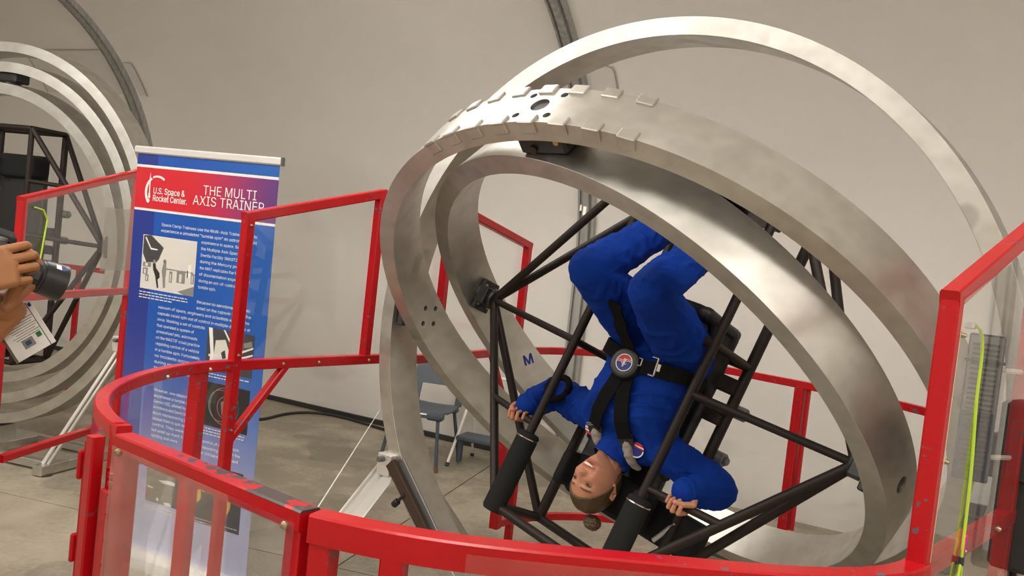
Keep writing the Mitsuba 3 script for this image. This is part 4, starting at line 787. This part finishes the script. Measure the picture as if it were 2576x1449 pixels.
for k, (o, d, r) in enumerate(((wrR, unit(wrR - elR), .047), (wrL, unit(wrL - elL), .047))): put(RI + '__jumpsuit__cuff', w(lathe([(r - .006, -.012), (r, -.010), (r + .001, .004), (r - .003, .010), (r - .010, .008), (r - .006, -.012)], o, d, 28)), 'm_suit', smooth=True)
for s, an in ((1, anR), (-1, anL)):
    bt = [hull((an + A(0, .0, -.01), .048), (an + A(0, -.005, -.07), .045)), m3.Manifold.batch_hull([ball(an + A(i * .024, y, z), .018) for i in (-1, 1) for y, z in ((-.035, -.085), (-.03, -.06), (.14, -.088), (.12, -.068), (.06, -.052))])]
    k = put(RI + '__boot', w(relax(union(bt), .008, 8)), 'm_vinyl', smooth=True)
    put(k + '__sole', w(block(an + A(0, .055, -.108), (.085, .24, .02), None, .006)), 'm_dark_rubber')
    put(k + '__ankle_strap', w(lathe([(.050, -.02), (.053, -.018), (.053, .018), (.050, .02), (.046, 0), (.050, -.02)], an + A(0, 0, -.02), A(0, 0, 1), 24)), 'm_strap')
def front(x, z, r=.016):
    d = (su[:, 0] - x) ** 2 + (su[:, 2] - z) ** 2; k = d < r * r
    return su[k, 1].max() if k.any() else 0.06
def ribbon(pts, wdt, t=.004, n=14, lift=.006):
    """a flat strap over the suit; pts in (x, z), laid on the front"""
    q = spline([A(x, 0, z) for x, z in pts], n); P = np.array([A(x, front(x, z, wdt * .5) + lift, z) for x, _, z in q])
    P[:, 1] = np.convolve(np.r_[P[0, 1], P[:, 1], P[-1, 1]], [.25, .5, .25], 'valid')
    return sweep(P, [(-wdt/2, 0), (wdt/2, 0), (wdt/2, t), (-wdt/2, t)], up=(0, 1, 0))
HN = TR + '__harness'
bz_ = A(.012, front(.012, .03, .03) + .006, .018); bdir = unit(A(.18, 1, -.02))
put(HN, w(lathe([(0, 0), (.050, 0), (.055, .006), (.055, .018), (.050, .026), (.042, .029), (.036, .028), (0, .028)], bz_, bdir, 44)), 'm_black_plastic', smooth=35); say(HN, 'round black padded harness buckle')
bo_ = bz_ + bdir * .0285; e1 = unit(np.cross(A(0, 0, 1), bdir)); e1 = -e1 if e1[0] < 0 else e1; e2 = unit(np.cross(bdir, e1)); e2 = e2 if e2[2] > 0 else -e2; e1 = np.cross(e2, bdir)
def emb(pts, mat, lv):
    p = pts if isinstance(pts, sg.Polygon) else sg.Polygon(pts); m = trimesh.creation.extrude_polygon(p, .0006, engine='earcut')
    m = place(m, bo_ + bdir * .0006 * lv, e1, e2, np.cross(e1, e2)); 
    if np.cross(e1, e2) @ bdir < 0: m.vertices = m.vertices
    return put(HN + '__emblem', w(m), mat)
D30 = sg.Point(0, 0).buffer(.029, 24)
put(HN + '__emblem', w(lathe([(.0275, .0), (.0305, .0), (.0305, .0016), (.0275, .0016), (.0275, 0)], bo_, bdir, 40)), 'm_print_white'); emb(D30, 'm_print_navy', 0)
wave = [(-.04, -.009), (-.016, -.011), (.0, -.006), (.012, -.001), (.04, .004)]
emb(D30.intersection(sg.Polygon(wave + [(.04, -.05), (-.04, -.05)])), 'm_print_red', 1)
emb(D30.intersection(sg.Polygon([(x, y - .0035) for x, y in wave] + [(x, y - .006) for x, y in wave[::-1]])), 'm_print_cream', 2); emb(D30.intersection(sg.Polygon([(x, y + .0) for x, y in wave] + [(x, y + .0018) for x, y in wave[::-1]])), 'm_print_white', 2)
emb(sg.Point(0, .012).buffer(.0038), 'm_print_cream', 3); emb([(-.005, .008), (.005, .008), (.004, -.001), (.005, -.015), (.001, -.015), (0, -.004), (-.001, -.015), (-.005, -.015), (-.004, -.001)], 'm_print_light', 3); emb([(-.005, .007), (-.011, .002), (-.008, -.001), (-.007, .001), (-.008, .002), (-.005, .004)], 'm_print_light', 3); emb([(.005, .007), (.011, .002), (.008, -.001), (.007, .001), (.008, .002), (.005, .004)], 'm_print_light', 3)
sl = put(HN + '__strap', w(ribbon([(.000, .05), (-.004, .12), (-.020, .20), (-.033, .255)], .054)), 'm_strap'); put(HN + '__strap', w(ribbon([(.030, .05), (.055, .12), (.085, .19), (.110, .245)], .054)), 'm_strap'); put(HN + '__strap', w(ribbon([(.010, -.01), (.008, -.05), (.010, -.10), (.015, -.14)], .058)), 'm_strap')
def round_torso(z, th, half=.03):
    k = (np.abs(su[:, 2] - z) < half) & (np.abs(su[:, 0] - X0) < .23) & (su[:, 1] < .17); q = su[k][:, :2] - A(X0, -.02); d = A(math.cos(th), math.sin(th)); al = q @ d; ac = np.abs(q[:, 0] * d[1] - q[:, 1] * d[0])
    j = (al > 0) & (ac < .022); return A(X0, -.02) + d * ((al[j].max() if j.any() else .12) + .006)
for sgn in (1, -1):
    pts = []
    for i, dth in enumerate(np.linspace(8, 148, 22)):
        z = .014 - .040 * min(1, dth / 70); x_, y_ = round_torso(z, math.radians(90 - sgn * dth)); pts.append((x_, y_, z))
    P = np.array(pts); 
    for _ in range(2): P[1:-1] = .25 * P[:-2] + .5 * P[1:-1] + .25 * P[2:]
    put(HN + '__belt', w(sweep(P, [(-.004, -.0245), (.004, -.0245), (.004, .0245), (-.004, .0245)], up=(0, 0, 1))), 'm_strap')
bk = A(.146, front(.146, -.014, .03) + .012, -.012); bt_ = unit(A(.6, -.45, -.1)); bn_ = unit(A(.6, .8, 0)); bv = np.cross(bn_, bt_)
put(HN + '__belt__clasp', w(cat([cyl(bk + bv * .03, bk - bv * .03, .004, 8), cyl(bk + bv * .03, bk + bv * .03 - bt_ * .022, .004, 8), cyl(bk - bv * .03, bk - bv * .03 - bt_ * .02, .0045, 8), block(bk + bt_ * .008, (.012, .004, .026), [bt_, bn_, bv], .001)])), 'm_chrome')
bk2 = bk - bt_ * .050 + bn_ * .004; put(HN + '__belt__loop', w(cat([cyl(bk2 + bv * .012, bk2 - bv * .012, .0028, 8), cyl(bk2 + bv * .012, bk2 + bv * .012 - bt_ * .012, .0028, 8), cyl(bk2 - bv * .012, bk2 - bv * .012 - bt_ * .012, .0028, 8)])), 'm_chrome')
for j, (x, z, x1, z1) in enumerate(((-.035, .262, -.004, .322), (.112, .250, .150, .325))):
    y = front(x, z, .02) + .012; d = unit(A(x1 - x, -.045, z1 - z)); up_ = unit(A(.1, 1, .4) - d * (A(.1, 1, .4) @ d)); sd = np.cross(d, up_)
    put(HN + '__adjuster', w(block(A(x, y, z), (.055, .012, .036), [sd, up_, d], .004)), 'm_vinyl'); put(HN + '__adjuster' + ('' if j == 0 else '_001') + '__frame', w(cat([cyl(A(x, y + .004, z) - d * .018 - sd * .028, A(x, y + .004, z) - d * .018 + sd * .028, .0035, 8), cyl(A(x, y + .008, z) - d * .010 - sd * .026, A(x, y + .008, z) - d * .010 + sd * .026, .003, 8)])), 'm_grey_metal')
    P = [A(x, y, z) + d * .016, A(x, y, z) + d * .045 + up_ * .004, A(x, y, z) + d * .075 - up_ * .006, A(x, y, z) + d * .10 - up_ * .03]
    pm = m3.Manifold.batch_boolean([hull((P[i], .017 - .002 * i), (P[i + 1], .016 - .002 * i)) for i in range(3)], m3.OpType.Add); pm = relax(pm, .005, 4); pm = wrinkle(pm, .004, 45, 5)
    put(HN + '__shoulder_pad', w(pm), 'm_beige_cloth', smooth=True)
# chest patches
def patch(key, x, z, r, right):
    y = front(x, z, .02) + .003; nn = unit(A(.35 if right else -.15, 1, .25)); a1 = unit(np.cross(A(0, 0, 1), nn)); a2 = unit(np.cross(nn, a1)); a2 = a2 if a2[2] > 0 else -a2; a1 = np.cross(a2, nn)
    def pc(p, mat, lv): return put(key, w(place(trimesh.creation.extrude_polygon(p, .0008, engine='earcut'), A(x, y, z) + nn * .0008 * lv, a1, a2, np.cross(a1, a2))), mat)
    disc = sg.Point(0, 0).buffer(r, 20)
    put(key, w(lathe([(0, -.012), (r, -.012), (r, .0002), (0, .0002)], A(x, y, z), nn, 24)), 'm_print_navy')
    if right:
        pc(disc.intersection(sg.box(-r, -r, r, -.3 * r)), 'm_print_red', 0); pc(disc.intersection(sg.box(-r, -.62 * r, r, -.45 * r)), 'm_print_white', 1); pc(disc.difference(sg.Point(0, 0).buffer(r * .82)).intersection(sg.box(-r, -.2 * r, r, r)), 'm_print_white', 1)
    else:
        pc(disc.intersection(sg.box(-r, .05 * r, r, .3 * r)), 'm_print_white', 0); pc(disc.intersection(sg.box(-r, .42 * r, r, .6 * r)), 'm_print_white', 0); pc(disc.intersection(sg.box(-r, .62 * r, r, .95 * r)), 'm_print_red', 0)
patch(RI + '__patch', -.062, .268, .026, False); patch(RI + '__patch', .150, .262, .026, True)
tp = np.linspace(0, 2 * math.pi, 25); tor = [A(-.30, .0, .20) + A(.045 * math.cos(t), .012 * math.sin(t), .045 * math.sin(t)) for t in tp]
put(TR + '__arm_strap', w(tube(tor, .013, 8)), 'm_strap', smooth=True)
put(TR + '__ballast_box', w(block((.25, -.225, .46), (.24, .07, .14), None, .01)), 'm_foam'); put(TR + '__ballast_box__handle', w(cyl((.27, -.185, .43), (.22, -.185, .52), .009, 10)), 'm_bright_aluminium')
# blue letter on the inside of the inner ring
rd = math.cos(.44) * (-ex) + math.sin(.44) * np.cross(NC, -ex); tg_ = np.cross(NC, rd); lx = unit(-NC + .418 * tg_)
lm_ = meshkit.text_mesh('M', .042, .0012, bold=True); lm_.vertices -= A(*lm_.bounds.mean(0)[:2], 0)
put(TR + '__inner_ring__letter', place(lm_, C1 + rd * .8762 - NC * .022, lx, np.cross(-rd, lx), -rd), 'm_print_navy')

# --- the photographer at the left edge of the picture
PH = thing('person', 'photographer at the left edge holding a black camera with both hands', 'person')
ff, rr_ = unit(A(.66, .75, 0)), unit(A(.75, -.66, 0)); pc0 = A(-1.44, 1.66, 0)
Pm = lambda r, f, z: pc0 + rr_ * r + ff * f + UP * z
sR, sL = Pm(.17, 0, 1.40), Pm(-.17, 0, 1.40); eR, eL = A(-1.235, 1.60, 1.235), A(-1.215, 1.90, 1.165); wR, wL = A(-1.075, 1.762, 1.415), A(-1.055, 1.930, 1.372)
LD = unit(A(.66, .70, -.27)); LS = unit(np.cross(LD, UP)); LU = np.cross(LS, LD)      # lens direction, its right, its up
LO = A(-1.056, 1.890, 1.470)                                                          # where the lens leaves the camera body
bp = [m3.Manifold.batch_hull([ball(Pm(s * a, f, z), r) for s in (-1, 1) for a, f, z, r in pr]) for pr in ([(.08, 0, .95, .09), (.07, .01, 1.12, .085)], [(.07, .01, 1.12, .085), (.09, .0, 1.30, .09)], [(.09, 0, 1.30, .09), (.155, 0, 1.40, .05)])]
bp += [hull((Pm(0, -.01, 1.42), .055), (Pm(0, .01, 1.54), .052))]
legs = [chain((Pm(s * .09, 0, .92), .085), (Pm(s * .10, .01, .50), .056), (Pm(s * .10, -.01, .07), .04)) + [hull((Pm(s * .10, -.03, .05), .042), (Pm(s * .12, .15, .035), .033))] for s in (-1, 1)]
arms = chain((sR, .048), (eR, .040), (wR, .028)) + chain((sL, .048), (eL, .040), (wL, .029))
hands2 = []
Yh = unit(A(.80, .36, .36)); Zh = unit(A(-.25, .95, -.12)); Zh = unit(Zh - Yh * (Zh @ Yh)); Xh = np.cross(Yh, Zh)
pr, _ = hand_man((30, 62, 45), .004, thumb=1, tcurl=.3, s=1.06); Mh = mat4(A(-1.042, 1.800, 1.458), Xh, Yh, Zh); q = smooth_hand(pr); q.apply_transform(Mh); hands2 += [mf(q), hull(((Mh @ A(0, -.035, 0, 1))[:3], .026), (wR, .027))]
Yh = unit(A(.42, .55, .75)); Zh = unit(A(-.35, -.30, .6) - Yh * (A(-.35, -.30, .6) @ Yh)); Xh = np.cross(Yh, Zh)
pr, _ = hand_man((40, 45, 35), .003, thumb=1, tcurl=.2, s=.98); Mh = mat4(LO + LD * .045 - LU * .052 + LS * (-.012), Xh, Yh, Zh); q = smooth_hand(pr); q.apply_transform(Mh); hands2 += [mf(q), hull(((Mh @ A(0, -.035, 0, 1))[:3], .027), (wL, .029))]
hm2 = head_mesh(1.04); hm2.apply_transform(mat4(Pm(0, .03, 1.63), rr_, ff, UP))
pb = tm(union([mf(relax(union(bp + arms + legs[0] + legs[1]), .014, 8)), mf(hm2)] + hands2)); pb.merge_vertices()
put(PH + '__body', pb, 'm_skin', smooth=True, color=skin_color(np.array(pb.vertices), (0.31, 0.135, 0.057)))
shirt = [m3.Manifold.batch_hull([ball(Pm(s * a, f, z), r + .012) for s in (-1, 1) for a, f, z, r in pr_]) for pr_ in ([(.08, 0, .97, .09), (.07, .01, 1.12, .085)], [(.07, .01, 1.12, .085), (.09, .0, 1.30, .09)], [(.09, 0, 1.30, .09), (.155, 0, 1.40, .052)])] + [hull((sR, .064), (sR + (eR - sR) * .62, .06)), hull((sL, .064), (sL + (eL - sL) * .62, .06))]
put(PH + '__shirt', wrinkle(relax(union(shirt), .014, 10), .005, 12, 4), 'm_vinyl', smooth=True)
jn = [hull((Pm(s * .085, 0, .95), .098), (Pm(s * .09, 0, .85), .098)) for s in (-1, 1)] + [h for s in (-1, 1) for h in chain((Pm(s * .09, 0, .88), .097), (Pm(s * .10, .01, .50), .070), (Pm(s * .10, -.01, .11), .062))]
put(PH + '__jeans', wrinkle(relax(union(jn), .014, 10), .004, 14, 6), 'm_denim', smooth=True)
put(PH + '__belt', lathe([(.175, -.02), (.18, -.018), (.18, .018), (.175, .02), (.17, 0), (.175, -.02)], Pm(0, .0, .985), UP, 32) if False else union([m3.Manifold.batch_hull([ball(Pm(s * .085, 0, 1.0 + z), .1045) for s in (-1, 1) for z in (-.0, .0)]).trim_by_plane([0, 0, 1], .982).trim_by_plane([0, 0, -1], -1.018)]), 'm_print_light')
ph_h = trimesh.creation.icosphere(4); ph_h.vertices = ph_h.vertices * A(.082, .103, .124); ph_h.apply_transform(mat4(Pm(0, .02, 1.635), rr_, ff, UP)); cut = trimesh.creation.box(extents=(.4, .4, .4)); nv = unit(ff * .8 - UP * .6); cut.apply_transform(mat4(Pm(0, .03, 1.63) + nv * .215, *frame(nv)))
put(PH + '__hair', tm(mf(ph_h) - mf(cut)), 'm_hair', smooth=40)
for s in (-1, 1): put(PH + '__shoe', relax(union([m3.Manifold.batch_hull([ball(Pm(s * .10 + i * .025 + s * .02 * (y > .1), y, z), .028) for i in (-1, 1) for y, z in ((-.06, .03), (-.05, .08), (.20, .03), (.08, .06))])]), .012, 6), 'm_vinyl', smooth=True)
# camera
CM = thing('photo_camera', 'black camera with a fat lens held in the hands at the left edge', 'camera')
cax = [LS, LD, LU]
put(CM + '__body', tm(union([mf(block(LO - LD * .035, (.135, .055, .085), cax, .012)), mf(block(LO - LD * .03 + LU * .052, (.055, .06, .035), cax, .012)), mf(block(LO - LD * .022 + LS * .055, (.035, .075, .085), cax, .014))])), 'm_black_plastic', smooth=30)
lk = put(CM + '__lens', lathe([(0, 0), (.031, 0), (.033, .004), (.033, .028), (.0345, .030), (.0345, .052), (.033, .054), (.033, .072), (.0355, .075), (.0355, .080), (.034, .082), (.034, .088), (0, .088)], LO - LD * .008, LD, 48), 'm_black_plastic', smooth=35)
put(lk + '__hood', lathe([(.034, .080), (.0365, .081), (.0405, .128), (.0385, .128), (.0335, .086), (.034, .080)], LO - LD * .008, LD, 48), 'm_black_plastic', smooth=35)
put(lk + '__front_glass', lathe([(0, .094), (.02, .092), (.030, .088), (0, .087)], LO - LD * .008, LD, 32), 'm_iris', smooth=True)
sd1 = unit(LS * .62 + LU * .78)
put(lk + '__badge', block(LO + LD * .100 + sd1 * .0385, (.014, .020, .0014), [np.cross(LD, sd1), LD, sd1], .0004), 'm_print_white'); put(lk + '__badge', block(LO + LD * .106 + sd1 * .0392, (.014, .010, .0010), [np.cross(LD, sd1), LD, sd1], .0003), 'm_print_navy')
sd2 = unit(LS * .9 + LU * .43); put(lk + '__index_dot', cyl(LO + LD * .030 + sd2 * .033, LO + LD * .030 + sd2 * .0358, .0035, 12), 'm_print_white')
put(lk + '__switch_plate', block(LO + LD * .050 + unit(LS) * .0345, (.018, .022, .002), [LU, LD, LS], .0005), 'm_print_dark')
put(CM + '__dial', cyl(LO - LD * .035 + LS * .035 + LU * .042, LO - LD * .035 + LS * .035 + LU * .052, .012, 20), 'm_grey_metal'); put(CM + '__shutter_button', cyl(LO - LD * .01 + LS * .058 + LU * .042, LO - LD * .01 + LS * .058 + LU * .048, .006, 14), 'm_chrome')
put(CM + '__neck_strap', tube(spline([LO - LD * .035 - LS * .066 + LU * .03, LO - LD * .10 - LS * .06 - LU * .02, Pm(-.06, .13, 1.38), Pm(-.07, .0, 1.47), Pm(.0, -.07, 1.49), Pm(.07, .0, 1.47), Pm(.08, .12, 1.36), LO - LD * .09 + LS * .06 - LU * .03, LO - LD * .035 + LS * .066 + LU * .03], 50), .005, 8), 'm_strap')
# folded paper tucked under the photographer's forearm
PP = thing('brochure', 'white printed sheet with small pictures tucked under the photographer\'s wrist', 'brochure')
pa = unit(A(.44, .05, -.60)); pb_ = A(-.30, -.03, -.38); pb_ = unit(pb_ - pa * (pb_ @ pa)); pnn = np.cross(pa, pb_); po = A(-1.033, 1.958, 1.395)
pnn = pnn if pnn[1] < 0 else -pnn
put(PP + '__sheet', block(po + pa * .052 + pb_ * .045, (.105, .09, .0015), [pa, pb_, pnn], .0003), 'm_print_white')
put(PP + '__back_leaf', block(po + pa * .052 + pb_ * .055 - pnn * .004, (.105, .09, .001), [pa, unit(pb_ - pnn * .1), pnn], .0003), 'm_print_olive')
put(PP + '__logo', block(po + pa * .008 + pb_ * .006 + pnn * .001, (.008, .006, .0006), [pa, pb_, pnn], .0001), 'm_print_navy')
for i in range(11):
    r0 = .02 + .006 * (i % 3); put(PP + '__print_line', block(po + pa * (.012 + .0052 * i) + pb_ * .043 + pnn * .001, (.0015, .066 - .01 * (i % 3), .0005), [pa, pb_, pnn], .0001), 'm_print_grey')
put(PP + '__picture', block(po + pa * .078 + pb_ * .050 + pnn * .001, (.020, .026, .0006), [pa, pb_, pnn], .0001), 'm_print_grey'); put(PP + '__picture', block(po + pa * .078 + pb_ * .050 + pnn * .0016, (.010, .012, .0006), [pa, pb_, pnn], .0001), 'm_denim'); put(PP + '__picture', block(po + pa * .072 + pb_ * .022 + pnn * .001, (.011, .011, .0006), [pa, pb_, pnn], .0001), 'm_print_green')
